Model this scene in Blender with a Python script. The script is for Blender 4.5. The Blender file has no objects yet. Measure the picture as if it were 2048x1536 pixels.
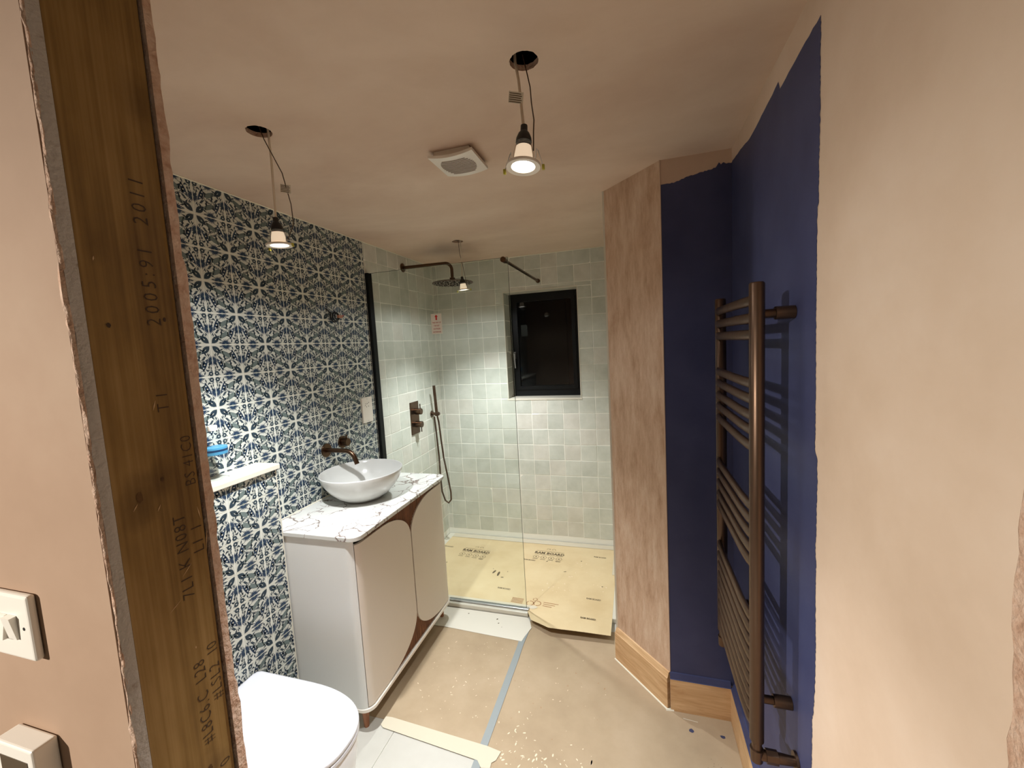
import bpy, math, random
from mathutils import Vector, Matrix
random.seed(7)
S = bpy.context.scene
COL = S.collection
PI = math.pi
# ------------------------------------------------------------ camera
FOC = 825.487
YAW, PITCH, ROLL = .28968, -.09231, -.05466
CAM = Vector((1.6686, .2785, 1.7158))
fw = Vector((-math.sin(YAW)*math.cos(PITCH), math.cos(YAW)*math.cos(PITCH), math.sin(PITCH)))
rt0 = Vector((math.cos(YAW), math.sin(YAW), 0)); up0 = rt0.cross(fw)
rt = rt0*math.cos(ROLL)+up0*math.sin(ROLL); up = up0*math.cos(ROLL)-rt0*math.sin(ROLL)
cd = bpy.data.cameras.new('camera'); cam = bpy.data.objects.new('camera', cd); COL.objects.link(cam)
cam.matrix_world = Matrix(((rt.x, up.x, -fw.x, CAM.x), (rt.y, up.y, -fw.y, CAM.y), (rt.z, up.z, -fw.z, CAM.z), (0, 0, 0, 1)))
cd.sensor_fit = 'HORIZONTAL'; cd.sensor_width = 36; cd.lens = FOC/2048*36; cd.clip_start = .02
S.camera = cam
# ------------------------------------------------------------ world, exposure, hall light
w = bpy.data.worlds.new('night'); S.world = w; w.use_nodes = True
w.node_tree.nodes['Background'].inputs[0].default_value = (.004, .006, .010, 1)
w.node_tree.nodes['Background'].inputs[1].default_value = 1
S.view_settings.view_transform = 'Standard'; S.view_settings.look = 'None'
S.view_settings.gamma = 1; S.view_settings.use_curve_mapping = False
S.view_settings.exposure = 0.12
WARM = (1, .96, .88)
COOL = (.95, .98, 1)
def spot(name, loc, power, size, blend, rad, col, parent=None, rot=(0, 0, 0)):
    l = bpy.data.lights.new(name, 'SPOT'); l.energy = power; l.spot_size = math.radians(size); l.spot_blend = blend
    l.shadow_soft_size = rad; l.color = col
    o = bpy.data.objects.new(name, l); COL.objects.link(o); o.location = loc; o.rotation_euler = rot
    if parent: o.parent = parent
    return o
HL = (-.54, -1.56)
HA = Vector((2.059, 1.45, -.15))-Vector((HL[0], HL[1], 2.38))
spot('hall_spotlight', (HL[0], HL[1], 2.38), 500, 72, 1.0, .04, WARM, None, HA.to_track_quat('-Z', 'Y').to_euler())

H = 2.441      # ceiling
W = 2.059      # right wall
D = 3.617      # back wall
# ------------------------------------------------------------ materials
def newmat(name):
    m = bpy.data.materials.new(name); m.use_nodes = True
    nt = m.node_tree; b = nt.nodes['Principled BSDF']
    return m, nt, b
def C4(c): return (c[0], c[1], c[2], 1)
def hexc(r, g, b):
    f = lambda v: ((v/255+.055)/1.055)**2.4 if v > 10 else v/255/12.92
    return (f(r), f(g), f(b))
def plain(name, col, rough=.5, metal=0, spec=.5, **k):
    m, nt, b = newmat(name)
    b.inputs['Base Color'].default_value = C4(col); b.inputs['Roughness'].default_value = rough
    b.inputs['Metallic'].default_value = metal; b.inputs['Specular IOR Level'].default_value = spec
    for a, v in k.items(): b.inputs[a.replace('_', ' ')].default_value = v
    # faint procedural variation so no surface is perfectly flat
    n = nt.nodes.new('ShaderNodeTexNoise'); n.inputs['Scale'].default_value = 60
    t = nt.nodes.new('ShaderNodeTexCoord'); nt.links.new(t.outputs['Object'], n.inputs['Vector'])
    r = nt.nodes.new('ShaderNodeMapRange'); r.inputs[3].default_value = max(0, rough-.04); r.inputs[4].default_value = min(1, rough+.04)
    nt.links.new(n.outputs[0], r.inputs[0]); nt.links.new(r.outputs[0], b.inputs['Roughness'])
    return m
def noisy(name, stops, scale, rough=.8, detail=6, stretch=(1, 1, 1), bump=0, bscale=None, dist=0, spec=.3, lo=.3, hi=.7, nrough=.6):
    m, nt, b = newmat(name)
    t = nt.nodes.new('ShaderNodeTexCoord'); mp = nt.nodes.new('ShaderNodeMapping'); mp.inputs['Scale'].default_value = stretch
    nt.links.new(t.outputs['Object'], mp.inputs[0])
    n = nt.nodes.new('ShaderNodeTexNoise'); n.inputs['Scale'].default_value = scale; n.inputs['Detail'].default_value = detail
    n.inputs['Distortion'].default_value = dist; n.inputs['Roughness'].default_value = nrough
    nt.links.new(mp.outputs[0], n.inputs['Vector'])
    cr = nt.nodes.new('ShaderNodeValToRGB'); e = cr.color_ramp.elements
    e[0].position = lo; e[1].position = hi; e[0].color = C4(stops[0]); e[1].color = C4(stops[-1])
    for i, c in enumerate(stops[1:-1]):
        x = e.new(lo+(hi-lo)*(i+1)/(len(stops)-1)); x.color = C4(c)
    nt.links.new(n.outputs[0], cr.inputs[0]); nt.links.new(cr.outputs[0], b.inputs['Base Color'])
    b.inputs['Roughness'].default_value = rough; b.inputs['Specular IOR Level'].default_value = spec
    if bump:
        n2 = nt.nodes.new('ShaderNodeTexNoise'); n2.inputs['Scale'].default_value = bscale or scale*4; n2.inputs['Detail'].default_value = 5
        nt.links.new(mp.outputs[0], n2.inputs['Vector'])
        bp = nt.nodes.new('ShaderNodeBump'); bp.inputs['Strength'].default_value = bump; bp.inputs['Distance'].default_value = .01
        nt.links.new(n2.outputs[0], bp.inputs['Height']); nt.links.new(bp.outputs[0], b.inputs['Normal'])
    return m
PL = noisy('plaster_wall', [hexc(196, 166, 142), hexc(208, 180, 156), hexc(216, 190, 166)], 2.2, .75, bump=.12, bscale=9)
PC = noisy('plaster_ceiling', [hexc(202, 174, 152), hexc(214, 189, 167), hexc(224, 201, 180)], 1.3, .7, dist=.3, bump=.08, bscale=7, stretch=(1, 1.6, 1))
PR = noisy('plaster_rough', [hexc(176, 142, 114), hexc(204, 173, 147), hexc(222, 198, 174)], 8, .8, stretch=(2.4, 2.4, .6), bump=.2, bscale=30, detail=10, lo=.3, hi=.68, nrough=.72)
PE = noisy('plaster_broken_edge', [hexc(168, 128, 102), hexc(198, 162, 138), hexc(210, 180, 158)], 60, .9, bump=.5, bscale=160, lo=.25, hi=.6)
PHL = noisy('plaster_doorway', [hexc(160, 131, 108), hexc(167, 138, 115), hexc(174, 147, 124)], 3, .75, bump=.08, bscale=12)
PH = noisy('plaster_hall', [hexc(208, 182, 158), hexc(216, 191, 168), hexc(222, 199, 178)], 3, .7, bump=.08, bscale=12)
HW = noisy('hall_white_paint', [hexc(176, 172, 166), hexc(186, 182, 176)], 3, .7)
GY = noisy('gypsum_core', [hexc(140, 118, 98), hexc(178, 166, 154), hexc(188, 178, 168)], 55, .9, bump=.35, bscale=200, lo=.24, hi=.42)
BLUE = noisy('navy_paint', [hexc(56, 60, 94), hexc(62, 66, 100), hexc(68, 72, 106)], 5, .55, spec=.35)
GROUT = plain('grout', hexc(240, 238, 228), .9)
TW = plain('tile_white_glaze', hexc(206, 208, 198), .3, spec=.35)
TNAVY = plain('tile_navy_print', hexc(42, 62, 86), .3, spec=.35)
TTEAL = plain('tile_dark_teal_print', hexc(48, 64, 76), .3, spec=.35)
TGREY = plain('tile_grey_green_print', hexc(108, 122, 120), .3, spec=.35)
def zell(name, a, c):
    m = noisy(name, [a, c], 9, .22, bump=.25, bscale=14, spec=.5, lo=.3, hi=.75)
    return m
Z1 = zell('glazed_tile_pale_grey', hexc(196, 199, 188), hexc(216, 217, 207))
Z2 = zell('glazed_tile_grey', hexc(188, 191, 180), hexc(210, 212, 202))
Z3 = zell('glazed_tile_warm', hexc(202, 200, 189), hexc(220, 218, 208))
BRZ = plain('brushed_bronze', hexc(96, 74, 58), .3, 1.0)
BRZR = plain('bronze_radiator', hexc(88, 68, 54), .36, .85)
BLK = plain('black_frame', hexc(12, 14, 15), .4, spec=.25)
BLKR = plain('black_rubber', hexc(14, 13, 12), .5)
CHR = plain('satin_aluminium', hexc(196, 198, 200), .3, .9)
WHP = plain('white_plastic', hexc(232, 224, 212), .35)
WCER = plain('white_ceramic', hexc(236, 238, 240), .08)
BSN = plain('basin_ceramic', hexc(206, 206, 202), .12)
WSAT = plain('white_toilet_seat', hexc(218, 219, 224), .25)
LOUV = plain('fan_louvre_grey', hexc(168, 158, 148), .5)
CREAM = plain('cream_stone', hexc(214, 209, 194), .3)
SEAL = plain('cream_sealant', hexc(236, 230, 210), .6)
CABW = plain('vanity_white_satin', hexc(222, 222, 218), .45)
CABT = plain('vanity_door_satin', hexc(220, 209, 196), .5)
WALN = noisy('walnut', [hexc(84, 52, 34), hexc(120, 78, 50), hexc(150, 100, 66)], 18, .45, stretch=(6, 6, .5))
LEGW = noisy('walnut_leg', [hexc(128, 82, 56), hexc(164, 112, 80)], 20, .45, stretch=(5, 5, .6))
OAK = noisy('oak_skirting', [hexc(192, 150, 106), hexc(210, 172, 128), hexc(224, 190, 146)], 7, .5, stretch=(.7, .7, 7), dist=1.2)
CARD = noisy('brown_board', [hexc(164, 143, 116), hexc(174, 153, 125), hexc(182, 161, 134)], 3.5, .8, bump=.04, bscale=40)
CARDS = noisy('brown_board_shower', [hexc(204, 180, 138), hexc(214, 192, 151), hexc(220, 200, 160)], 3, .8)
CARDE = plain('board_cut_edge', hexc(120, 92, 62), .9)
INK = plain('board_print_ink', hexc(92, 78, 56), .8)
INKB = plain('board_print_brown', hexc(164, 122, 84), .8)
SINK = plain('timber_stamp_ink', hexc(64, 44, 24), .8)
SPLIN = plain('pale_splinter', hexc(196, 160, 116), .8)
DUST = plain('plaster_splash', hexc(228, 208, 180), .9)
NAVYD = plain('navy_paint_drip', hexc(58, 62, 92), .6)
FLT = noisy('floor_porcelain', [hexc(188, 184, 174), hexc(204, 201, 192)], 3, .35, lo=.3, hi=.8)
TAPEG = plain('grey_duct_tape', hexc(142, 148, 148), .5)
TAPEW = plain('cream_masking_tape', hexc(206, 196, 174), .7)
FILM = plain('white_film', hexc(222, 216, 202), .5)
RED = plain('red_print', hexc(190, 30, 20), .5)
REDS = plain('red_small_print', hexc(176, 90, 76), .6)
PAPER = plain('white_label', hexc(228, 222, 208), .6)
WIRE = plain('brown_wire', hexc(70, 48, 30), .5)
CABLE = plain('white_cable', hexc(206, 190, 168), .5)
DARK = plain('ceiling_void', hexc(14, 10, 8), .95)
COPP = plain('terminal_block', hexc(176, 120, 90), .5)
SCREEN = plain('thermostat_screen', hexc(92, 78, 62), .25)
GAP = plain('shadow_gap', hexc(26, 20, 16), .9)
YEL = plain('yellow_sleeve', hexc(190, 180, 60), .5, Transmission_Weight=.2)
def emit(name, col, s):
    m, nt, b = newmat(name); b.inputs['Emission Color'].default_value = C4(col); b.inputs['Emission Strength'].default_value = s
    b.inputs['Base Color'].default_value = C4(col); return m
GLOW = emit('lit_lamp_face', (1, .95, .85), 8)
HALO = emit('lit_bulb_body', (1, .82, .62), .62)
def glass(name, tint, rough=0, ior=1.45, refl=1.0):
    m = bpy.data.materials.new(name); m.use_nodes = True; nt = m.node_tree; nt.nodes.clear()
    o = nt.nodes.new('ShaderNodeOutputMaterial'); mx = nt.nodes.new('ShaderNodeMixShader')
    tr = nt.nodes.new('ShaderNodeBsdfTransparent'); tr.inputs[0].default_value = C4(tint)
    gl = nt.nodes.new('ShaderNodeBsdfGlossy'); gl.inputs['Roughness'].default_value = rough
    fr = nt.nodes.new('ShaderNodeFresnel'); fr.inputs[0].default_value = ior
    ml = nt.nodes.new('ShaderNodeMath'); ml.operation = 'MULTIPLY'; ml.inputs[1].default_value = refl
    ge = nt.nodes.new('ShaderNodeNewGeometry'); mi = nt.nodes.new('ShaderNodeMapRange'); mi.inputs[3].default_value = ior; mi.inputs[4].default_value = 1/ior
    nt.links.new(ge.outputs['Backfacing'], mi.inputs[0]); nt.links.new(mi.outputs[0], fr.inputs[0])
    nt.links.new(fr.outputs[0], ml.inputs[0]); nt.links.new(ml.outputs[0], mx.inputs[0])
    nt.links.new(tr.outputs[0], mx.inputs[1]); nt.links.new(gl.outputs[0], mx.inputs[2]); nt.links.new(mx.outputs[0], o.inputs[0])
    return m
GLASS = glass('clear_glass', (.96, .98, .97), refl=.6)
PET = glass('bottle_plastic', (.94, .96, .97), .04, 1.4, .7)
BULBG = glass('bulb_glass', (.92, .90, .86), .1, 1.6)
PANE = plain('night_window_glass', hexc(3, 4, 5), .02, spec=.3)
GEDGE = plain('glass_edge', hexc(70, 84, 72), .1)
# timber of the stud
EXW = 1.085
def timber():
    m, nt, b = newmat('treated_timber')
    t = nt.nodes.new('ShaderNodeTexCoord'); mp = nt.nodes.new('ShaderNodeMapping'); mp.inputs['Scale'].default_value = (1, 1, .07)
    nt.links.new(t.outputs['Object'], mp.inputs[0])
    wv = nt.nodes.new('ShaderNodeTexNoise'); wv.inputs['Scale'].default_value = 170; wv.inputs['Detail'].default_value = 3; mp.inputs['Scale'].default_value = (1, 1, .012)
    nt.links.new(mp.outputs[0], wv.inputs['Vector'])
    n = nt.nodes.new('ShaderNodeTexNoise'); n.inputs['Scale'].default_value = 9; n.inputs['Detail'].default_value = 6
    mp2 = nt.nodes.new('ShaderNodeMapping'); mp2.inputs['Scale'].default_value = (1, 1.6, .5); nt.links.new(t.outputs['Object'], mp2.inputs[0]); nt.links.new(mp2.outputs[0], n.inputs['Vector'])
    mx = nt.nodes.new('ShaderNodeMix'); mx.data_type = 'FLOAT'; mx.inputs[0].default_value = .62
    nt.links.new(wv.outputs[0], mx.inputs[2]); nt.links.new(n.outputs[0], mx.inputs[3])
    cr = nt.nodes.new('ShaderNodeValToRGB'); e = cr.color_ramp.elements
    e[0].position = .3; e[0].color = C4(hexc(96, 68, 34)); e[1].position = .7; e[1].color = C4(hexc(168, 134, 84))
    x = e.new(.5); x.color = C4(hexc(138, 106, 58))
    nt.links.new(mx.outputs[0], cr.inputs[0])
    # dark swirled knots in the grain
    src = cr.outputs[0]
    ns = nt.nodes.new('ShaderNodeTexNoise'); ns.inputs['Scale'].default_value = 28; ns.inputs['Detail'].default_value = 4; nt.links.new(t.outputs['Object'], ns.inputs['Vector'])
    for ky, kz, kr, st_ in ((.617, 1.553, .028, .62), (.645, 1.572, .020, .55), (.664, 1.150, .024, .6), (.636, 1.058, .020, .5), (.676, 2.045, .026, .55), (.61, 1.86, .02, .3), (.665, 1.90, .018, .35)):
        sb = nt.nodes.new('ShaderNodeVectorMath'); sb.operation = 'SUBTRACT'; sb.inputs[1].default_value = (EXW, ky, kz); nt.links.new(t.outputs['Object'], sb.inputs[0])
        ml = nt.nodes.new('ShaderNodeVectorMath'); ml.operation = 'MULTIPLY'; ml.inputs[1].default_value = (0, 1, .55); nt.links.new(sb.outputs[0], ml.inputs[0])
        ln = nt.nodes.new('ShaderNodeVectorMath'); ln.operation = 'LENGTH'; nt.links.new(ml.outputs[0], ln.inputs[0])
        ad = nt.nodes.new('ShaderNodeMath'); ad.operation = 'MULTIPLY_ADD'; ad.inputs[1].default_value = kr*1.2; nt.links.new(ns.outputs[0], ad.inputs[0]); nt.links.new(ln.outputs['Value'], ad.inputs[2])
        mr = nt.nodes.new('ShaderNodeMapRange'); mr.inputs[1].default_value = kr*.5; mr.inputs[2].default_value = kr*1.5; mr.inputs[3].default_value = st_; mr.inputs[4].default_value = 0; nt.links.new(ad.outputs[0], mr.inputs[0])
        mk = nt.nodes.new('ShaderNodeMix'); mk.data_type = 'RGBA'; nt.links.new(mr.outputs[0], mk.inputs[0]); nt.links.new(src, mk.inputs[6]); mk.inputs[7].default_value = C4(hexc(70, 44, 18)); src = mk.outputs[2]
    nt.links.new(src, b.inputs['Base Color']); b.inputs['Roughness'].default_value = .7; b.inputs['Specular IOR Level'].default_value = .25
    return m
TIMB = timber()
KNOT = noisy('timber_knot', [hexc(58, 34, 14), hexc(104, 72, 32)], 60, .7)
def marble():
    m, nt, b = newmat('marble_worktop')
    t = nt.nodes.new('ShaderNodeTexCoord')
    n = nt.nodes.new('ShaderNodeTexNoise'); n.inputs['Scale'].default_value = 7; n.inputs['Detail'].default_value = 5; nt.links.new(t.outputs['Object'], n.inputs['Vector'])
    ad = nt.nodes.new('ShaderNodeMix'); ad.data_type = 'VECTOR'; ad.inputs[0].default_value = .16
    nt.links.new(t.outputs['Object'], ad.inputs[4]); nt.links.new(n.outputs['Color'], ad.inputs[5])
    v = nt.nodes.new('ShaderNodeTexVoronoi'); v.feature = 'DISTANCE_TO_EDGE'; v.inputs['Scale'].default_value = 10; nt.links.new(ad.outputs[1], v.inputs['Vector'])
    n3 = nt.nodes.new('ShaderNodeTexNoise'); n3.inputs['Scale'].default_value = 5; nt.links.new(t.outputs['Object'], n3.inputs['Vector'])
    th = nt.nodes.new('ShaderNodeMapRange'); th.inputs[1].default_value = .36; th.inputs[2].default_value = .6; th.inputs[3].default_value = .003; th.inputs[4].default_value = .075
    nt.links.new(n3.outputs[0], th.inputs[0])
    dv = nt.nodes.new('ShaderNodeMath'); dv.operation = 'DIVIDE'; dv.use_clamp = True
    nt.links.new(v.outputs['Distance'], dv.inputs[0]); nt.links.new(th.outputs[0], dv.inputs[1])
    cr = nt.nodes.new('ShaderNodeValToRGB'); e = cr.color_ramp.elements
    e[0].position = .0; e[0].color = C4(hexc(96, 78, 70)); e[1].position = .75; e[1].color = C4(hexc(212, 212, 207)); x = e.new(.4); x.color = C4(hexc(176, 166, 160))
    nt.links.new(dv.outputs[0], cr.inputs[0]); nt.links.new(cr.outputs[0], b.inputs['Base Color']); b.inputs['Roughness'].default_value = .22
    return m
MARB = marble()

# ------------------------------------------------------------ mesh helpers
class MB:
    def __init__(s): s.v = []; s.f = []; s.m = []; s.mats = []
    def mi(s, mat):
        if mat not in s.mats: s.mats.append(mat)
        return s.mats.index(mat)
    def add(s, vs, fs, mat):
        o = len(s.v); k = s.mi(mat); s.v += [tuple(p) for p in vs]
        for f in fs: s.f.append(tuple(i+o for i in f)); s.m.append(k)
        return s
    def box(s, a, b, mat):
        x0, x1 = sorted((a[0], b[0])); y0, y1 = sorted((a[1], b[1])); z0, z1 = sorted((a[2], b[2]))
        return s.add([(x0, y0, z0), (x1, y0, z0), (x1, y1, z0), (x0, y1, z0), (x0, y0, z1), (x1, y0, z1), (x1, y1, z1), (x0, y1, z1)],
                     [(3, 2, 1, 0), (4, 5, 6, 7), (0, 1, 5, 4), (1, 2, 6, 5), (2, 3, 7, 6), (3, 0, 4, 7)], mat)
    def poly(s, pts, mat): return s.add(pts, [tuple(range(len(pts)))], mat)
    def prism(s, pts, vec, mat, cap=True):           # extrude a closed loop of 3D points by vec
        n = len(pts); vec = Vector(vec); p = [Vector(q) for q in pts]
        vs = p+[q+vec for q in p]; fs = [(i, (i+1) % n, n+(i+1) % n, n+i) for i in range(n)]
        if cap: fs += [tuple(range(n-1, -1, -1)), tuple(range(n, 2*n))]
        return s.add(vs, fs, mat)
    def tube(s, path, r, mat, n=12, cap=True, ry=None):
        P = [Vector(q) for q in path]; rings = []; prev = None
        for i, p in enumerate(P):
            d = (P[min(i+1, len(P)-1)]-P[max(i-1, 0)]).normalized()
            if prev is None:
                a = Vector((0, 0, 1)) if abs(d.z) < .9 else Vector((1, 0, 0)); u = d.cross(a).normalized()
            else:
                u = (prev-d*prev.dot(d)).normalized()
            v = d.cross(u); prev = u
            rr = r[i] if isinstance(r, (list, tuple)) else r; r2 = ry if ry else rr
            rings.append([p+u*math.cos(2*PI*k/n)*rr+v*math.sin(2*PI*k/n)*r2 for k in range(n)])
        vs = [q for g in rings for q in g]; fs = []
        for i in range(len(P)-1):
            for k in range(n):
                a = i*n+k; b = i*n+(k+1) % n; fs.append((a, b, b+n, a+n))
        if cap: fs += [tuple(range(n-1, -1, -1)), tuple((len(P)-1)*n+k for k in range(n))]
        return s.add(vs, fs, mat)
    def cyl(s, a, b, r, mat, n=24, r2=None): return s.tube([a, b], [r, r if r2 is None else r2], mat, n)
    def lathe(s, prof, mat, c=(0, 0, 0), n=48, M=None, sx=1, sy=1):   # prof: (r,z) pairs
        vs = []; fs = []
        for r, z in prof:
            for k in range(n):
                t = 2*PI*k/n; q = Vector((r*math.cos(t)*sx, r*math.sin(t)*sy, z))
                if M: q = M @ q
                vs.append(q+Vector(c))
        for i in range(len(prof)-1):
            for k in range(n):
                a = i*n+k; b = i*n+(k+1) % n; fs.append((a, b, b+n, a+n))
        if prof[0][0] > 1e-6: fs.append(tuple(range(n-1, -1, -1)))
        if prof[-1][0] > 1e-6: fs.append(tuple((len(prof)-1)*n+k for k in range(n)))
        return s.add(vs, fs, mat)
    def text(s, string, size, origin, ux, uy, mat, align='LEFT', sp=1, narrow=1, eps=0):
        cu = bpy.data.curves.new('t', 'FONT'); cu.body = string; cu.size = size; cu.align_x = align; cu.space_character = sp; cu.resolution_u = 2
        if eps: cu.offset = eps
        o = bpy.data.objects.new('t', cu); COL.objects.link(o)
        dg = bpy.context.evaluated_depsgraph_get(); me = o.evaluated_get(dg).to_mesh()
        ux = Vector(ux); uy = Vector(uy); og = Vector(origin)
        vs = [og+ux*v.co.x*narrow+uy*v.co.y for v in me.vertices]; fs = [tuple(p.vertices) for p in me.polygons]
        s.add(vs, fs, mat); o.evaluated_get(dg).to_mesh_clear()
        bpy.data.objects.remove(o); bpy.data.curves.remove(cu)
        return s
    def build(s, name, parent=None, smooth=None, bevel=0, loc=None, seg=2):
        me = bpy.data.meshes.new(name); off = Vector(loc) if loc else Vector((0, 0, 0))
        if parent is not None:
            pw = Vector((0, 0, 0)); q = parent
            while q: pw += q.location; q = q.parent
            off = pw
            if loc: off = Vector(loc)
        me.from_pydata([tuple(Vector(v)-off) for v in s.v], [], s.f)
        for m in s.mats: me.materials.append(m)
        me.polygons.foreach_set('material_index', s.m)
        me.update()
        o = bpy.data.objects.new(name, me); COL.objects.link(o)
        if parent is not None:
            o.parent = parent; o.location = off-pw
        else: o.location = off
        if smooth is not None:
            for p in me.polygons: p.use_smooth = True
            me.set_sharp_from_angle(angle=math.radians(smooth))
        if bevel:
            b = o.modifiers.new('bevel', 'BEVEL'); b.width = bevel; b.segments = seg; b.limit_method = 'ANGLE'; b.angle_limit = math.radians(40)
        return o
def thing(name, label, cat, loc, group=None):
    o = bpy.data.objects.new(name, None); COL.objects.link(o); o.location = loc; o.empty_display_size = .05
    o['label'] = label; o['category'] = cat
    if group: o['group'] = group
    return o
def tag(o, label, cat, group=None, kind=None):
    o['label'] = label; o['category'] = cat
    if group: o['group'] = group
    if kind: o['kind'] = kind
    return o
def struct(o, label=None):
    o['kind'] = 'structure'
    if label: o['label'] = label
    return o
def arc(cx, cy, rx, ry, a0, a1, n=12):
    return [(cx+rx*math.cos(math.radians(a0+(a1-a0)*i/n)), cy+ry*math.sin(math.radians(a0+(a1-a0)*i/n))) for i in range(n+1)]

# ------------------------------------------------------------ floor
TR = .0015
m = MB()
m.box((-1.4, -1.8, -.12), (2.9, D+.1, -.004), GROUT)
# porcelain tiles 600 x 600 with grout gaps, all round the room
xs = [-.02+.6*i for i in range(-2, 5)]; ys = [1.36+.6*i for i in range(-5, 4)]
for i in range(len(xs)-1):
    for j in range(len(ys)-1):
        m.box((xs[i]+TR, ys[j]+TR, -.004), (xs[i+1]-TR, ys[j+1]-TR, 0), FLT)
struct(m.build('floor'), 'pale porcelain tiled floor')

# ------------------------------------------------------------ ceiling with three cut holes
HOLES = [(1.418, 1.385), (.538, 1.396), (.540, 2.955)]
HR = .0375
def holed_ceiling():
    import bmesh
    bm = bmesh.new()
    def loop(pts):
        vs = [bm.verts.new(p) for p in pts]; return [bm.edges.new((vs[i], vs[(i+1) % len(vs)])) for i in range(len(vs))]
    ed = loop([(-.1, .70, H), (W+.1, .70, H), (W+.1, D+.1, H), (-.1, D+.1, H)])
    rnd = random.Random(3)
    rings = []
    for hx, hy in HOLES:
        pts = []
        for k in range(40):
            t = 2*PI*k/40; r = HR*(1+rnd.uniform(-.025, .025)); pts.append((hx+r*math.cos(t), hy+r*math.sin(t), H))
        rings.append(pts); ed += loop(pts)
    bmesh.ops.triangle_fill(bm, edges=ed, use_beauty=True, use_dissolve=False)
    bm.verts.ensure_lookup_table(); bm.verts.index_update()
    vs = [tuple(v.co) for v in bm.verts]; fs = []
    for f in bm.faces:
        c = f.calc_center_median()
        if any((c.x-hx)**2+(c.y-hy)**2 < (HR*.9)**2 for hx, hy in HOLES): continue
        fs.append(tuple(v.index for v in f.verts) if f.normal.z < 0 else tuple(v.index for v in reversed(f.verts)))
    bm.free()
    return vs, fs, rings
vs, fs, rings = holed_ceiling()
m = MB(); m.add(vs, fs, PC)
for (hx, hy), pts in zip(HOLES, rings):
    lo = pts; hi = [(p[0], p[1], H+.015) for p in pts]
    n = len(pts); m.add(lo+hi, [(i, n+i, n+(i+1) % n, (i+1) % n) for i in range(n)], PE)
    hv = [(hx+.12*math.cos(2*PI*k/n), hy+.12*math.sin(2*PI*k/n), H+.015) for k in range(n)]
    m.add(hi+hv, [(i, n+i, n+(i+1) % n, (i+1) % n) for i in range(n)], DARK)
    tv = [(p[0], p[1], H+.14) for p in hv]
    m.add(hv+tv+[(hx, hy, H+.14)], [(i, n+i, n+(i+1) % n, (i+1) % n) for i in range(n)]+[(n+i, 2*n, n+(i+1) % n) for i in range(n)], DARK)
m.box((-.3, .70, H+.16), (W+.3, D+.3, H+.2), DARK)
struct(m.build('ceiling'), 'bare pink-brown plaster ceiling with cut holes')

# ------------------------------------------------------------ patterned tile wall
def motif(cx, cy, kind, ang=0, s=1.0):
    out = []
    ca, sa = math.cos(ang), math.sin(ang)
    def T(pts): return [(cx+s*(x*ca-y*sa), cy+s*(x*sa+y*ca)) for x, y in pts]
    if kind == 'petal':      # pointed star petal, tip towards +x
        o = [(0, 0)]+[(.34*t, .092*math.sin(PI*t)**.8) for t in (.2, .4, .6, .8)]+[(.36, 0)]+[(.34*t, -.092*math.sin(PI*t)**.8) for t in (.8, .6, .4, .2)]
        out.append((T(o), TTEAL, 0)); i = [(.15, 0), (.18, .013), (.22, .005), (.23, 0), (.22, -.005), (.18, -.013)]
        out.append((T(i), TW, 1))
    if kind == 'tulip':
        o = [(-.16, 0), (-.12, .045), (0, .062), (.07, .055), (.15, .075), (.12, .03), (.17, 0), (.12, -.03), (.15, -.075), (.07, -.055), (0, -.062), (-.12, -.045)]
        out.append((T(o), TGREY, 0))
        out.append((T([(-.16, .0), (-.27, .02), (-.28, .0), (-.18, -.02)]), TTEAL, 0))
    if kind == 'pod':
        top = [(-.17+.34*t, .055*math.sin(PI*t)+.03*math.sin(PI*t*1.0)) for t in (0, .15, .3, .45, .6, .75, .9, 1)]
        bot = [(-.17+.34*t, -.055*math.sin(PI*t)+.03*math.sin(PI*t)) for t in (.9, .75, .6, .45, .3, .15)]
        out.append((T(top+bot), TNAVY, 0))
        for t in (-.08, 0, .08): out.append((T([(t+.019*math.cos(a*PI/3), .028+.019*math.sin(a*PI/3)) for a in range(6)]), TW, 1))
    if kind == 'leaf':
        out.append((T([(-.09, 0), (-.01, .030), (.09, 0), (-.01, -.030)]), TTEAL, 0))
    if kind == 'stem':
        out.append((T([(-.13, -.008), (0, .016), (.13, -.008), (.13, .008), (0, .034), (-.13, .008)]), TTEAL, 0))
    if kind == 'sq':
        o = T([(.06*math.cos(a*PI/3), .06*math.sin(a*PI/3)) for a in range(6)]); i = T([(.017*math.cos(a*PI/3), .017*math.sin(a*PI/3)) for a in range(6)])
        out.append((o, TTEAL, 0)); out.append((i, TW, 1))
    return out
def halfdaisy(cx, cy, a0):       # a0: direction pointing into the tile
    pts = []; n = 9
    for k in range(2*n+1):
        t = a0-PI/2+PI*k/(2*n); r = .182 if k % 2 == 1 else .105
        pts.append((cx+r*math.cos(t), cy+r*math.sin(t)))
    c = [(cx+.034*math.cos(a0-PI/2+PI*k/6), cy+.034*math.sin(a0-PI/2+PI*k/6)) for k in range(7)]
    return [(pts, TNAVY, 0), (c, TGREY, 1)]
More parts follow.
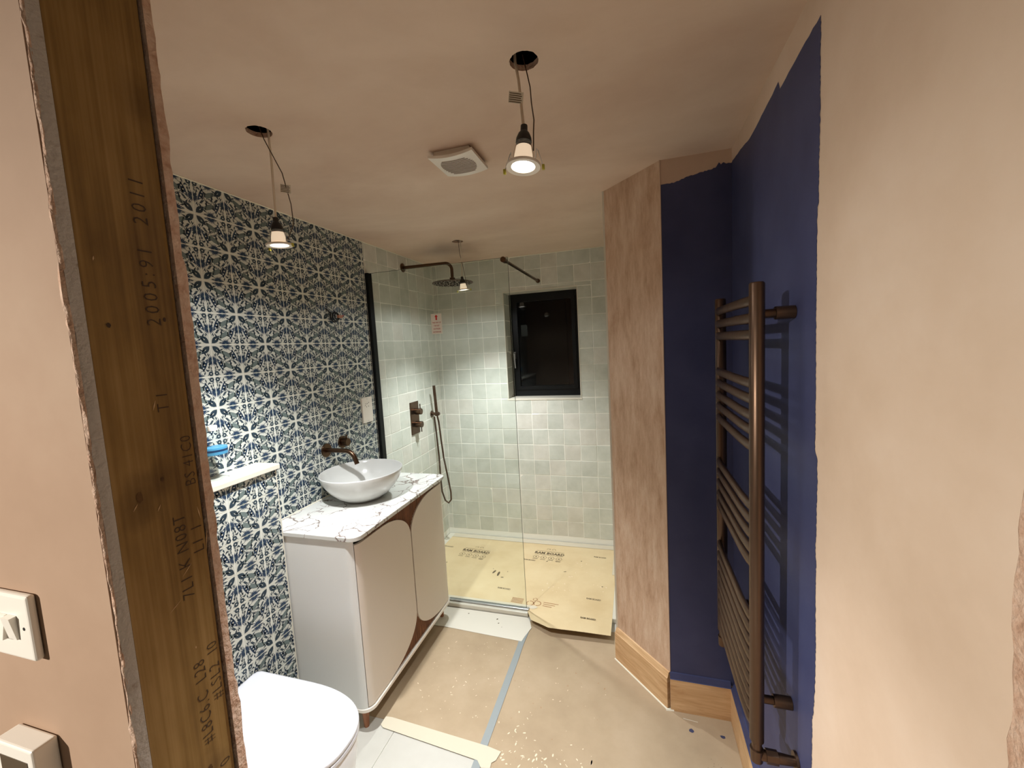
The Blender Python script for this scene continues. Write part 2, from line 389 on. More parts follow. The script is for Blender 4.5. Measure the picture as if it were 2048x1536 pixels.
def tile_design():
    L = []
    half = []
    half += motif(.045, .045, 'petal', math.radians(42))
    half += halfdaisy(.5, .012, PI/2)
    half += halfdaisy(.012, .5, 0)
    half += motif(.47, .31, 'tulip', math.radians(30), 1.22)
    half += motif(.77, .36, 'pod', math.radians(66), 1.3)
    half += motif(.905, .095, 'sq', 0, 1.35)
    half += motif(.28, .44, 'leaf', math.radians(35), 1.1)
    half += motif(.60, .62, 'leaf', math.radians(85), 1.1)
    half += motif(.36, .58, 'stem', math.radians(80), .7)
    half += motif(.93, .28, 'leaf', math.radians(95), .7)
    half += motif(.10, .33, 'leaf', math.radians(60), .7)
    half += motif(.66, .27, 'leaf', math.radians(-10), .9)
    half += motif(.27, .62, 'leaf', math.radians(110), 1.2)
    half += motif(.20, .30, 'leaf', math.radians(120), .9)
    half += motif(.33, .16, 'leaf', math.radians(-25), .9)
    half += motif(.62, .16, 'stem', math.radians(35), .8)
    half += motif(.72, .12, 'leaf', math.radians(70), .8)
    half += motif(.60, .47, 'stem', math.radians(-35), .9)
    half += motif(.84, .20, 'leaf', math.radians(20), .7)
    half += motif(.42, .46, 'leaf', math.radians(150), .9)
    half += motif(.17, .20, 'leaf', math.radians(88), .45)
    half += motif(.90, .40, 'leaf', math.radians(60), .8)
    for lx, ly, la, ls in ((.33, .06, 5, .8), (.13, .30, 75, .7), (.36, .24, 70, .8), (.24, .38, 10, .8), (.83, .06, 20, .6), (.95, .18, 100, .6), (.66, .05, -15, .7), (.62, .36, 100, .9), (.50, .44, 20, .7), (.30, .52, 60, .8), (.13, .70, 70, .9), (.20, .80, 130, .9), (.08, .80, 85, .6), (.40, .70, 15, .9), (.86, .29, 130, .7), (.70, .20, 120, .6), (.38, .38, 140, .6), (.09, .12, 45, .35)):
        half += motif(lx, ly, 'leaf', math.radians(la), ls*.85)
    for p, mt, lv in half:
        L.append((p, mt, lv)); L.append(([(1-x, 1-y) for x, y in p], mt, lv))
    return L
DES = tile_design()
def clip(poly, u0, u1, v0, v1):
    for ax, lim, sg in ((0, u0, 1), (0, u1, -1), (1, v0, 1), (1, v1, -1)):
        out = []
        for i in range(len(poly)):
            a, b = poly[i], poly[(i+1) % len(poly)]
            ia, ib = sg*(a[ax]-lim) >= 0, sg*(b[ax]-lim) >= 0
            if ia: out.append(a)
            if ia != ib:
                t = (lim-a[ax])/(b[ax]-a[ax]); out.append((a[0]+(b[0]-a[0])*t, a[1]+(b[1]-a[1])*t))
        poly = out
        if len(poly) < 3: return []
    return poly
def pat_tile(m, P, c, r, y0, y1, z0, z1, ty, tz, cy, cz):
    """tile cell (c,r) whose full extent is cy..cy+ty, cz..cz-tz (r downward), clipped to y0..y1,z0..z1; P maps (y,z,h)->3D"""
    g = .0014
    a0, a1 = max(cy+g, y0), min(cy+ty-g, y1); b1, b0 = min(cz-g, z1), max(cz-tz+g, z0)
    if a1-a0 < .004 or b1-b0 < .004: return
    q = [(a0, b0), (a1, b0), (a1, b1), (a0, b1)]
    m.add([P(y, z, 0) for y, z in q]+[P(y, z, .006) for y, z in q], [(4, 5, 6, 7), (0, 1, 5, 4), (1, 2, 6, 5), (2, 3, 7, 6), (3, 0, 4, 7)], TW)
    star_tl = (c+r) % 2 == 1
    u0, u1 = (a0-cy)/ty, (a1-cy)/ty; v0, v1 = (cz-b1)/tz, (cz-b0)/tz
    for p, mt, lv in DES:
        pp = p if star_tl else [(1-x, y) for x, y in p]
        pp = clip(pp, u0, u1, v0, v1)
        if len(pp) < 3: continue
        m.poly([P(cy+x*ty, cz-y*tz, .0062+.0002*lv) for x, y in pp], mt)
PTY, PTZ, PY0 = .1328, .1312, 1.5688
YE = 2.648      # patterned tiles end, shower tiles start
def zell_wall(m, P, us, vs, u0, u1, v0, v1, holes=(), rnd=None):
    g = .0018
    for a, b in zip(us[:-1], us[1:]):
        for c, d in zip(vs[:-1], vs[1:]):
            A0, A1, B0, B1 = max(a, u0), min(b, u1), max(c, v0), min(d, v1)
            if A1-A0 < .006 or B1-B0 < .006: continue
            rects = [(A0, A1, B0, B1)]
            for h in holes:
                nr = []
                for (x0, x1, y0, y1) in rects:
                    if x1 <= h[0] or x0 >= h[1] or y1 <= h[2] or y0 >= h[3]: nr.append((x0, x1, y0, y1)); continue
                    if y0 < h[2]: nr.append((x0, x1, y0, h[2]))
                    if y1 > h[3]: nr.append((x0, x1, h[3], y1))
                    yy0, yy1 = max(y0, h[2]), min(y1, h[3])
                    if x0 < h[0]: nr.append((x0, h[0], yy0, yy1))
                    if x1 > h[1]: nr.append((h[1], x1, yy0, yy1))
                rects = nr
            mt = rnd.choice((Z1, Z1, Z2, Z3)); t1, t2, hh = rnd.uniform(-.0007, .0007), rnd.uniform(-.0007, .0007), rnd.uniform(0, .0006)
            j = [rnd.uniform(-.0008, .0008) for _ in range(4)]
            for (x0, x1, y0, y1) in rects:
                if x1-x0 < .006 or y1-y0 < .006: continue
                x0 += g+j[0]; x1 -= g+j[1]; y0 += g+j[2]; y1 -= g+j[3]; e = .0022
                hs = lambda s, t: .006+hh+t1*s+t2*t
                q = [(x0, y0), (x1, y0), (x1, y1), (x0, y1)]; q2 = [(x0+e, y0+e), (x1-e, y0+e), (x1-e, y1-e), (x0+e, y1-e)]
                sg = [(-1, -1), (1, -1), (1, 1), (-1, 1)]
                V = [P(x, y, 0) for x, y in q]+[P(x, y, hs(*s)-.0012) for (x, y), s in zip(q, sg)]+[P(x, y, hs(*s)) for (x, y), s in zip(q2, sg)]
                F = [(8, 9, 10, 11)]+[(i, (i+1) % 4, 4+(i+1) % 4, 4+i) for i in range(4)]+[(4+i, 4+(i+1) % 4, 8+(i+1) % 4, 8+i) for i in range(4)]
                m.add(V, F, mt)
rnd = random.Random(11)
m = MB()
m.box((-.12, .58, 0), (-.0065, D+.1, H), PL)
m.box((-.0065, .72, 0), (-.0009, D, H), GROUT)
PLW = lambda y, z, h: (-.006+h, y, z)
for c in range(-7, 9):
    for r in range(0, 19):
        pat_tile(m, PLW, c, r, .72, YE, 0, H-.003, PTY, PTZ, PY0+c*PTY, H+.002-r*PTZ)
vz = [1.2688-.132*i for i in range(9, -11, -1)]; vz = sorted(vz)
vy = sorted([D-.02-.1325*i for i in range(0, 10)]+[D])
zell_wall(m, PLW, vy, vz, YE+.002, D, 0.0, H-.004, rnd=rnd)
m.tube([(-.0005, .72, H-.002), (-.0005, D, H-.002)], .0035, SEAL, 6)
struct(m.build('wall_left'), 'wall of blue and white patterned tiles running into pale grey shower tiles')

# ------------------------------------------------------------ back wall with window opening
WX0, WX1, WZ0, WZ1 = .640, 1.248, 1.268, 2.158
m = MB()
GD = D+.0010
for a, b in (((-.12, GD, 0), (WX0, D+.30, H)), ((WX1, GD, 0), (W+.1, D+.30, H)), ((WX0, GD, 0), (WX1, D+.30, WZ0)), ((WX0, GD, WZ1), (WX1, D+.30, H))):
    m.box(a, b, GROUT)
PBW = lambda x, z, h: (x, D+.006-h, z)
bx = [0]+[.0398+.1323*i for i in range(0, 13)]
zell_wall(m, PBW, bx, vz, .001, 1.56, 0.0, H-.004, holes=[(WX0, WX1, WZ0, WZ1)], rnd=rnd)
# tiled reveals of the window
PRV = lambda y, z, h: (WX0+h-.006, y, z)
zell_wall(m, PRV, [D+.004, D+.2], [WZ0]+[z for z in vz if WZ0+.02 < z < WZ1-.02]+[WZ1], D+.004, D+.2, WZ0, WZ1, rnd=rnd)
PRV2 = lambda y, z, h: (WX1-h+.006, y, z)
zell_wall(m, PRV2, [D+.004, D+.2], [WZ0]+[z for z in vz if WZ0+.02 < z < WZ1-.02]+[WZ1], D+.004, D+.2, WZ0, WZ1, rnd=rnd)
m.box((WX0-.012, D-.004, WZ0-.014), (WX1+.012, D+.2, WZ0+.001), CREAM)
for a, b in (((WX0-.007, D-.003, WZ0), (WX0, D+.006, WZ1)), ((WX1, D-.003, WZ0), (WX1+.007, D+.006, WZ1)), ((WX0-.007, D-.003, WZ1), (WX1+.007, D+.006, WZ1+.007))):
    m.box(a, b, CREAM)
m.box((WX0, D+.0, WZ1-.004), (WX1, D+.2, WZ1), CREAM)
m.tube([(0, D-.001, H-.002), (1.56, D-.001, H-.002)], .0035, SEAL, 6)
struct(m.build('wall_back'), 'shower back wall of pale grey glazed square tiles')
# window
YF = D+.155
win = MB(); x0, x1, z0, z1 = WX0, WX1, WZ0+.001, WZ1-.004; fwd = .050
for a, b in (((x0, YF, z0), (x0+fwd, YF+.06, z1)), ((x1-fwd, YF, z0), (x1, YF+.06, z1)), ((x0+fwd, YF, z0), (x1-fwd, YF+.06, z0+fwd+.02)), ((x0+fwd, YF, z1-fwd), (x1-fwd, YF+.06, z1))):
    win.box(a, b, BLK)
i0, i1, j0, j1 = x0+fwd, x1-fwd, z0+fwd+.02, z1-fwd
for a, b in (((i0-.012, YF-.012, j0-.012), (i0+.02, YF+.02, j1+.012)), ((i1-.02, YF-.012, j0-.012), (i1+.012, YF+.02, j1+.012)), ((i0+.02, YF-.012, j0-.012), (i1-.02, YF+.02, j0+.02)), ((i0+.02, YF-.012, j1-.02), (i1-.02, YF+.02, j1+.012))):
    win.box(a, b, BLK)
wo = struct(win.build('window_1'), 'black framed casement window, dark night outside')
g = MB(); g.box((i0+.015, YF+.004, j0+.015), (i1-.015, YF+.016, j1-.015), PANE); g.build('window_pane', wo)
g = MB(); g.box((x0+.028, YF-.03, 1.60), (x0+.044, YF-.012, 1.66), CHR); g.tube([(x0+.036, YF-.03, 1.65), (x0+.036, YF-.045, 1.645), (x0+.038, YF-.048, 1.60), (x0+.04, YF-.046, 1.52)], [.008, .008, .007, .006], CHR, 10)
g.build('window_handle', wo, smooth=40)

# ------------------------------------------------------------ right side: stub wall (shower side), chamfer, nook, right wall
CH0 = (1.545, 2.428); CH1 = (1.790, 2.165); NY = 2.165
def strip(m, pts, d, mat):   # polygon of 3D points offset
    m.poly([Vector(p)+Vector(d) for p in pts], mat)
m = MB()
m.prism([(1.553, 2.43, 0), (1.60, 2.43, 0), (1.60, D, 0), (1.553, D, 0)], (0, 0, H), GROUT)
PSR = lambda y, z, h: (1.553-h, y, z)
zell_wall(m, PSR, vy, vz, 2.435, D, 0, H-.004, rnd=rnd)
struct(m.build('wall_shower_right'), 'hidden tiled right side wall of the shower')
m = MB()
m.prism([(CH0[0], CH0[1], 0), (CH1[0], CH1[1], 0), (1.9, 2.3, 0), (1.6, 2.6, 0), (1.553, 2.44, 0)], (0, 0, H), PR)
m.box((1.540, 2.424, 0), (1.549, 2.436, H), CREAM)
m.tube([(CH1[0]+.001, CH1[1]-.001, .18), (CH1[0]+.001, CH1[1]-.001, H)], .0028, PL, 8)
struct(m.build('wall_chamfer'), 'narrow angled wall of patchy pink plaster')
m = MB()
m.prism([(CH1[0], NY, 0), (W+.1, NY, 0), (W+.1, NY+.15, 0), (CH1[0]+.13, NY+.15, 0)], (0, 0, H), PL)
rr = random.Random(5)
def ragged(pts, step, amp, axis):
    out = []
    for a, b in zip(pts[:-1], pts[1:]):
        L = math.dist(a, b); n = max(1, int(L/step))
        for i in range(n):
            t = i/n; p = [a[0]+(b[0]-a[0])*t, a[1]+(b[1]-a[1])*t]
            if 0 < i: p[axis] += rr.uniform(-amp, amp)
            out.append(tuple(p))
    out.append(pts[-1]); return out
top = [(CH1[0]+.001, 2.343), (1.83, 2.343), (1.863, 2.348), (1.893, 2.360), (1.935, 2.366), (2.000, 2.377), (2.012, 2.395), (2.02, 2.386), (2.03, 2.393), (2.040, 2.386), (W, 2.386)]
tp = ragged(top, .006, .002, 1)
loop = [(CH1[0]+.001, NY-.0008, .16)]+[(x, NY-.0008, z) for x, z in tp]+[(W, NY-.0008, .16)]
m.poly(loop[::-1], BLUE)
struct(m.build('wall_nook'), 'navy painted return wall beside the towel rail')
m = MB()
m.box((W, .72, 0), (W+.1, D+.1, H), PH)
e1 = [(NY, 2.386), (NY-.02, 2.388), (2.114, 2.384), (2.044, 2.379), (1.906, 2.361), (1.85, 2.362), (1.767, 2.368), (1.69, 2.372), (1.615, 2.379), (1.602, 2.354), (1.453, 2.361), (1.352, 2.362)]
e2 = [(1.352, 2.362), (1.352, 2.30), (1.349, 2.16), (1.352, 2.06), (1.350, 1.985), (1.357, 1.978), (1.356, 1.80), (1.354, 1.60), (1.352, 1.44), (1.340, 1.425), (1.338, 1.38), (1.340, 1.25), (1.344, 1.21), (1.338, 1.18), (1.340, 1.10), (1.334, .98), (1.336, .86), (1.342, .80), (1.349, .78), (1.347, .70), (1.349, .5), (1.345, .3), (1.342, .17)]
pts = ragged(e1, .02, .0015, 1)[:-1]+ragged(e2, .005, .0022, 0)+[(NY, .17)]
m.poly([(W-.0008, y, z) for y, z in pts], BLUE)
struct(m.build('wall_right'), 'right wall of plain plaster with a navy painted strip')
m = MB()
rr2 = random.Random(8)
nz = 90
nv = []; nf = []
for i in range(nz+1):
    z = H*i/nz; e = .834+rr2.uniform(-.004, .004); x = 2.056+rr2.uniform(-.0015, .0015)
    nv += [(W+.0, e, z), (x, e-.004+rr2.uniform(-.003, .003), z), (x, .58, z)]
for i in range(nz):
    a = i*3; nf += [(a, a+3, a+4, a+1), (a+1, a+4, a+5, a+2)]
m.add(nv, nf, PE); m.box((W, .56, 0), (W+.1, .8, H), PE)
struct(m.build('wall_entry_right'), 'broken plaster edge at the right of the doorway')

# skirtings
def skirt(name, path, hs, blue, label, tk=.018):
    m = MB(); P = [Vector(p) for p in path]
    def off(i, d):
        ns = []
        for a, b in ((i-1, i), (i, i+1)):
            if a >= 0 and b < len(P):
                t = (P[b]-P[a]).normalized(); ns.append(Vector((-t.y, t.x)))
        n = sum(ns, Vector((0, 0))); n = n/ n.length_squared*len(ns) if len(ns) == 1 else n/(1+ns[0].dot(ns[1])) if len(ns) == 2 else n
        return P[i]+n*d
    prof = [(tk, 0), (tk, hs-.026), (tk-.003, hs-.024), (.006, hs-.002), (.0, hs)]
    for k in range(len(prof)-1):
        mt = BLUE if (blue and k >= 1) else OAK
        for i in range(len(P)-1):
            a, b = prof[k], prof[k+1]
            q = [off(i, a[0]), off(i+1, a[0]), off(i+1, b[0]), off(i, b[0])]
            m.poly([(q[0].x, q[0].y, a[1]), (q[1].x, q[1].y, a[1]), (q[2].x, q[2].y, b[1]), (q[3].x, q[3].y, b[1])], mt)
    return m, off
m, off = skirt('b', [CH1, CH0], .178, False, '')
for i in (0, 1):
    o = off(i, .018); c = (CH1, CH0)[i]
    m.poly([(c[0], c[1], 0), (o.x, o.y, 0), (o.x, o.y, .15), (c[0], c[1], .178)], OAK)
a, b = off(0, .022), off(1, .022); m.tube([(a.x, a.y, .002), (b.x, b.y, .002)], .004, SEAL, 6)
m.tube([(a.x-.004, a.y-.004, .002), (a.x+.03, a.y-.0, .002)], .006, SEAL, 6)
struct(m.build('baseboard_chamfer'), 'bare oak skirting on the angled wall')
m, off = skirt('b', [(W-.016, NY), CH1], .182, True, '')
struct(m.build('baseboard_nook'), 'oak skirting with navy painted top in the nook')
m, off = skirt('b', [(W, 1.346), (W, NY-.016)], .182, True, '')
m.box((W-.018, 1.345, 0), (W, 1.347, .155), OAK)
m2, off = skirt('b', [(W, .84), (W, 1.346)], .182, False, '')
for f, k in zip(m2.f, m2.m): m.add([m2.v[i] for i in f], [tuple(range(len(f)))], OAK)
struct(m.build('baseboard_right'), 'oak skirting with navy painted top under the towel rail')

# ------------------------------------------------------------ door wall: plaster, timber stud, plasterboard edges
EX, EY0, EY1 = 1.085, .577, .704
SY0, SY1 = .592, .6885
fr = MB()
def ragedge(m, y, z0, z1, x, mat, dy, n=160, seed=1, amp=.002):
    r = random.Random(seed); V = []; F = []; ph = [r.uniform(0, 6) for _ in range(4)]
    for i in range(n+1):
        z = z0+(z1-z0)*i/n; o = amp*(math.sin(z*9+ph[0])+.6*math.sin(z*23+ph[1])+.4*math.sin(z*61+ph[2]))*.5+r.uniform(-amp, amp)*.45
        V += [(x, y, z), (x+r.uniform(-.0012, .0012), y+dy*.5, z), (x-.0015+r.uniform(-.001, .001), y+dy+o, z), (x-.02, y+dy*.25, z)]
    for i in range(n):
        a = 4*i
        for k in range(3): F.append((a+k, a+k+1, a+k+5, a+k+4))
    m.add(V, F, mat)
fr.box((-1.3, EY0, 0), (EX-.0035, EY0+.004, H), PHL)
fr.box((-1.3, EY0+.004, 0), (EX-.012, SY0-.0005, H), PL)
fr.box((-.12, SY1+.003, 0), (EX-.012, EY1, H), PL)
fr.box((-1.3, SY0, 2.40), (EX-.04, SY1, H), PL)
fro = struct(fr.build('wall_front'), 'plastered stud wall cut open at the doorway')
b = MB(); ragedge(b, SY0-.0008, 0, H, EX+.001, GY, -(SY0-EY0-.0035), seed=2, amp=.0016); b.box((EX-.06, EY0+.003, 0), (EX-.0015, SY0-.001, H), GY); b.build('plasterboard_edge', fro, smooth=60)
b = MB(); ragedge(b, EY0+.0036, 0, H, EX-.0005, PE, -.0034, seed=4, amp=.0013, n=260); b.build('skim_edge', fro, smooth=60)
b = MB(); ragedge(b, SY1+.0035, 0, H, EX+.004, PE, EY1-SY1-.0025, seed=6, amp=.0026); b.box((EX-.06, SY1+.0035, 0), (EX+.003, EY1-.001, H), PE); b.build('plasterboard_edge', fro, smooth=60)
st = MB(); st.box((EX-.06, SY0, 0), (EX, SY1, H), TIMB)
E1 = EX+.0004
# stamped lettering, read upwards, tops towards the hall
UX, UY = (0, 0, 1), (0, -1, 0)
def stamp(s, size, y, z, sp=1.0, nar=1.0): st.text(s, size, (E1, y, z), UX, UY, SINK, sp=sp, narrow=nar, eps=-.0003)
stamp('2005:91  2011', .024, .668, 1.765, 1.42, .92)
stamp('T1', .020, .664, 1.655, 1.5)
stamp('LI 1', .021, .6855, 1.455, 1.3)
stamp('7L1 K N08T', .022, .6655, 1.40, 1.18, .9)
stamp('BS 41C0', .020, .6855, 1.55, 1.12, .9)
stamp('#L8C6.C  L28', .022, .6665, 1.185, 1.2, .82)
stamp('#LSL2  I0', .021, .6855, 1.235, 1.2, .9)
stamp('K4 DR7 0', .022, .684, 1.055, 1.2, .85)
def disc(m, y, z, ry, rz, mat, x, n=18, seed=0):
    r = random.Random(seed); m.poly([(x, y+ry*(1+r.uniform(-.2, .2))*math.cos(2*PI*k/n), z+rz*(1+r.uniform(-.2, .2))*math.sin(2*PI*k/n)) for k in range(n)], mat)
for i, (y, z, a, bb, mt) in enumerate(((.6115, 1.765, .0022, .0028, SINK), (.6725, 1.774, .0018, .003, SINK), (.656, 1.150, .003, .006, KNOT), (.632, 1.06, .005, .006, KNOT), (.618, 1.556, .0035, .007, KNOT), (.645, 1.57, .002, .003, KNOT))):
    disc(st, y, z, a, bb, mt, E1, seed=i)
rs = random.Random(21)
for y, z, l, a in ((.647, 1.665, .014, .3), (.637, 1.535, .009, .5), (.612, 1.545, .010, .6), (.690, 1.47, .035, .12), (.684, 1.51, .02, -.15), (.631, 1.085, .03, -.4), (.660, 1.44, .02, .8), (.64, 1.40, .02, 1.0), (.6925, 1.36, .025, .1), (.606, 1.84, .006, .2), (.658, 1.33, .004, 0)):
    dz, dy = l/2*math.cos(a), l/2*math.sin(a); st.poly([(E1+.0002, y-dy, z-dz), (E1+.0002, y+.0008, z), (E1+.0002, y+dy, z+dz), (E1+.0002, y-.0008, z)], SPLIN)
# dark split between stud and far board
st.box((EX-.02, SY1, 0), (EX-.004, SY1+.0034, H), GAP)
sto = st.build('timber_stud', fro); sto['label'] = 'green-brown treated timber with stamped black lettering'
# hall shell (behind the camera)
m = MB(); m.box((-1.4, -1.9, H), (2.9, .70, H+.1), HW); struct(m.build('ceiling_hall'), 'hall ceiling')
m = MB(); m.box((-1.4, -1.9, 0), (2.9, -1.8, H), HW); struct(m.build('wall_hall_back'), 'hall wall behind the viewer')
m = MB(); m.box((-1.4, -1.8, 0), (-1.3, .577, H), HW); struct(m.build('wall_hall_left'), 'hall end wall on the left')
m = MB(); m.box((2.8, -1.8, 0), (2.9, .577, H), HW); m.box((W+.1, .56, 0), (2.8, .70, H), HW); struct(m.build('wall_hall_right'), 'hall end wall on the right')

# ------------------------------------------------------------ boxing behind the toilet and its ledge
BXX, BXY, BXZ = .125, 1.700, 1.226
m = MB(); m.box((.0005, .71, 0), (BXX-.0065, BXY-.006, BXZ), PL); m.box((BXX-.0065, .71, 0), (BXX-.0009, BXY-.001, BXZ-.001), GROUT)
PBX = lambda y, z, h: (BXX-.006+h, y, z)
for c in range(-10, 2):
    for r in range(0, 11):
        pat_tile(m, PBX, c+1, r, .712, BXY-.003, .0, BXZ-.002, PTY, PTZ, 1.462+(c+1)*PTY, BXZ+.036-r*PTZ)
PBE = lambda x, z, h: (x, BXY-.007+h, z)
m.box((.0005, BXY-.007, 0), (BXX-.007, BXY-.001, BXZ-.001), TW)
m.box((BXX-.004, BXY-.004, 0), (BXX+.001, BXY+.001, BXZ), CREAM)
struct(m.build('wall_boxing'), 'low tiled boxing behind the toilet')
m = MB(); m.box((.0008, .712, BXZ+.0005), (BXX+.014, BXY+.012, BXZ+.024), CREAM)
tag(m.build('ledge', bevel=.003), 'cream stone ledge capping the low patterned tile boxing', 'shelf')
# ------------------------------------------------------------ bottle
BO = (.062, 1.487, BXZ+.0245)
t = thing('water_bottle', 'clear ribbed plastic water bottle with blue label on the cream ledge', 'bottle', BO)
m = MB(); pr = [(.0, .001), (.036, .001), (.041, .008)]
for k in range(9): pr += [(.041, .012+.013*k), (.0385, .018+.013*k)]
pr += [(.042, .130), (.042, .138), (.040, .150), (.030, .172), (.016, .190), (.0135, .196), (.0135, .212), (.0, .212)]
m.lathe(pr, PET, BO); m.build('bottle_body', t, smooth=50)
m = MB(); m.lathe([(.0, .196), (.0165, .196), (.0165, .213), (.015, .216), (.0, .216)], WHP, BO, 24); m.build('bottle_cap', t, smooth=40)
m = MB(); m.lathe([(.0425, .102), (.0428, .104), (.0428, .128), (.0425, .130)], plain('blue_bottle_label', hexc(70, 140, 178), .4), BO, 32)
m.lathe([(.0431, .114), (.0431, .122)], plain('label_navy_band', hexc(20, 50, 84), .4), BO, 32); m.build('bottle_label', t, smooth=60)

# ------------------------------------------------------------ vanity
VY0, VY1, VX = 1.706, 2.585, .500
CZ = .932
t = thing('vanity_unit', 'white freestanding vanity cabinet with arched doors and walnut ribbed infill on wooden legs', 'cabinet', (.25, 2.145, 0))
def rrect(x0, x1, y0, y1, r, z, corners=(0, 1, 1, 0), n=10):
    """footprint loop: corner order (x0y0, x1y0, x1y1, x0y1)"""
    P = []
    for k, (cx, cy, a0) in enumerate(((x0+r, y0+r, 180), (x1-r, y0+r, 270), (x1-r, y1-r, 0), (x0+r, y1-r, 90))):
        if corners[k]: P += [(x, y, z) for x, y in arc(cx, cy, r, r, a0, a0+90, n)]
        else: P.append(((x0, y0, z), (x1, y0, z), (x1, y1, z), (x0, y1, z))[k])
    return P
RV = .052
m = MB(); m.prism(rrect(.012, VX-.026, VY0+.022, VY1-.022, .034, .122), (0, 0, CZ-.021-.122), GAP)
for ys, sg in ((VY0+.004, 1), (VY1-.004, -1)):       # side panels, rounded to half way round the corner
    xc_ = VX-.006-RV; outp = [(.012, ys)]+[(xc_+RV*math.sin(a), ys+sg*(RV-RV*math.cos(a))) for a in [math.radians(44*i/8) for i in range(9)]]
    inn = [(xc_+(RV-.017)*math.sin(a), ys+sg*(RV-(RV-.017)*math.cos(a))) for a in [math.radians(44*i/8) for i in range(8, -1, -1)]]+[(.012, ys+sg*.017)]
    lp = [(x, y, .122) for x, y in outp+inn]; m.prism(lp if sg > 0 else lp[::-1], (0, 0, CZ-.021-.122), CABW)
m.build('carcass', t, smooth=35)
m = MB(); m.prism(rrect(.010, VX, VY0+.002, VY1-.002, .055, .104), (0, 0, .018), WHP); o = m.build('base_trim', t, smooth=35, bevel=.003); o['label'] = 'white rounded base board'
# ribbed walnut infill
m = MB(); m.box((VX-.024, VY0+.09, .124), (VX-.016, VY1-.09, CZ-.026), WALN)
y = VY0+.12
while y < VY1-.12:
    m.tube([(VX-.016, y, .124), (VX-.016, y, CZ-.026)], .0042, WALN, 8, ry=.0042); y += .0105
o = m.build('ribbed_panel', t, smooth=60); o['label'] = 'dark walnut vertical ribbed panel'
# doors: outline in (s,z), s runs from side round the corner to the middle
def door(y_side, y_mid, sgn):
    zt, zb = .889, .127
    L = abs(y_mid-y_side)
    out = []
    R = .052
    wrap = .035           # extent down the side face
    # top edge from side to curve, inner corner ellipse, straight, bottom ellipse
    s1 = L
    cv = [(s1-.26+.26*math.sin(a), zt-.15+.15*math.cos(a)) for a in [PI/2*i/14 for i in range(15)]]
    cv2 = [(s1-.34+.34*math.cos(a), zb+.17-.17*math.sin(a)) for a in [PI/2*i/14 for i in range(15)]]
    def ztop(s):
        if s <= s1-.26: return zt
        q = (s-(s1-.26))/.26; return zt-.15+.15*math.sqrt(max(0, 1-min(1, q)**2.2))
    def zbot(s):
        if s <= s1-.34: return zb
        q = (s-(s1-.34))/.34; return zb+.17-.17*math.sqrt(max(0, 1-min(1, q)**2.3))
    S_ = [-wrap+.012*i for i in range(0, 3)]+[0]+[R*PI/2*i/10 for i in range(1, 11)]
    S_ += [R*PI/2+.02*i for i in range(1, 200)]
    tot = R*PI/2+(L-R)
    S_ = [s for s in S_ if s < tot-.001]
    extra = [tot-.26*(1-math.sin(PI/2*i/16)) for i in range(17)]
    S_ = [s for s in S_ if s > R*math.radians(46.5)]; S_ = [R*math.radians(46.5)]+S_
    S_ = sorted(set([round(s, 5) for s in S_ if s < tot-.30]+[round(tot-.30*(1-math.sin(PI/2*i/22)), 5) for i in range(23)]))
    m = MB()
    def pos(s, d):       # outer surface, d inwards
        if s <= 0: x, y, nx, ny = VX-.006-R+s, 0, 0, -1
        elif s <= R*PI/2:
            a = s/R; x, y, nx, ny = VX-.006-R+R*math.sin(a), R-R*math.cos(a), math.sin(a), -math.cos(a)
        else: x, y, nx, ny = VX-.006, R+(s-R*PI/2), 1, 0
        return (x-nx*d, y_side+sgn*(y-ny*d))
    V = []; F = []
    sh = tot-L
    for s in S_:
        fs = min(L, s-sh) if s > R*PI/2 else 0
        zt_, zb_ = ztop(fs), zbot(fs)
        for d in (0, .016):
            x, y = pos(s, d); V += [(x, y, zt_), (x, y, zb_)]
    n = len(S_)
    for i in range(n-1):
        a, b2 = 4*i, 4*i+4
        q = [(a, a+1, b2+1, b2), (a+3, a+2, b2+2, b2+3), (a, b2, b2+2, a+2), (a+1, a+3, b2+3, b2+1)]
        F += q if sgn > 0 else [tuple(reversed(x)) for x in q]
    e = 4*(n-1); F += [(0, 2, 3, 1), (e, e+1, e+3, e+2)]
    m.add(V, F, CABT); return m
door(VY0+.004, 2.160, 1).build('door', t, smooth=35)
door(VY1-.004, 2.170, -1).build('door', t, smooth=35)
for lx, ly in ((.438, 1.752), (.438, 2.54), (.06, 1.752), (.06, 2.54)):
    m = MB(); m.tube([(lx, ly, 0), (lx, ly, .104)], [.011, .019], LEGW, 20); m.build('leg', t, smooth=40)
m = MB(); m.prism(rrect(.0012, .512, VY0-.003, VY1+.004, .045, CZ-.020), (0, 0, .020), MARB)
tag(m.build('worktop', smooth=40, bevel=.0025), 'white marble-effect worktop with brown veins on the vanity', 'worktop')
m = MB(); m.tube([(.002, 1.71, CZ+.002), (.002, 2.585, CZ+.002)], .003, SEAL, 6)
tag(m.build('sealant_bead'), 'thin cream sealant line between worktop and patterned tiles', 'sealant')

# ------------------------------------------------------------ basin
BC = (.226, 2.153, CZ+.0003)
t = thing('vessel_basin', 'round white ceramic vessel basin on the marble worktop', 'basin', BC)
prof = [(0, 0), (.085, 0), (.105, .006), (.140, .030), (.172, .062), (.198, .100), (.2125, .135), (.2165, .150), (.2165, .153), (.2145, .1545), (.212, .153), (.2065, .135), (.192, .102), (.166, .066), (.134, .038), (.098, .020), (.05, .014), (.022, .012), (0, .012)]
m = MB(); m.lathe(prof, BSN, BC, 96); m.build('bowl', t, smooth=60)
m = MB(); m.lathe([(.0, .0145), (.020, .0145), (.022, .0125)], CHR, BC, 32); m.build('waste', t, smooth=40)
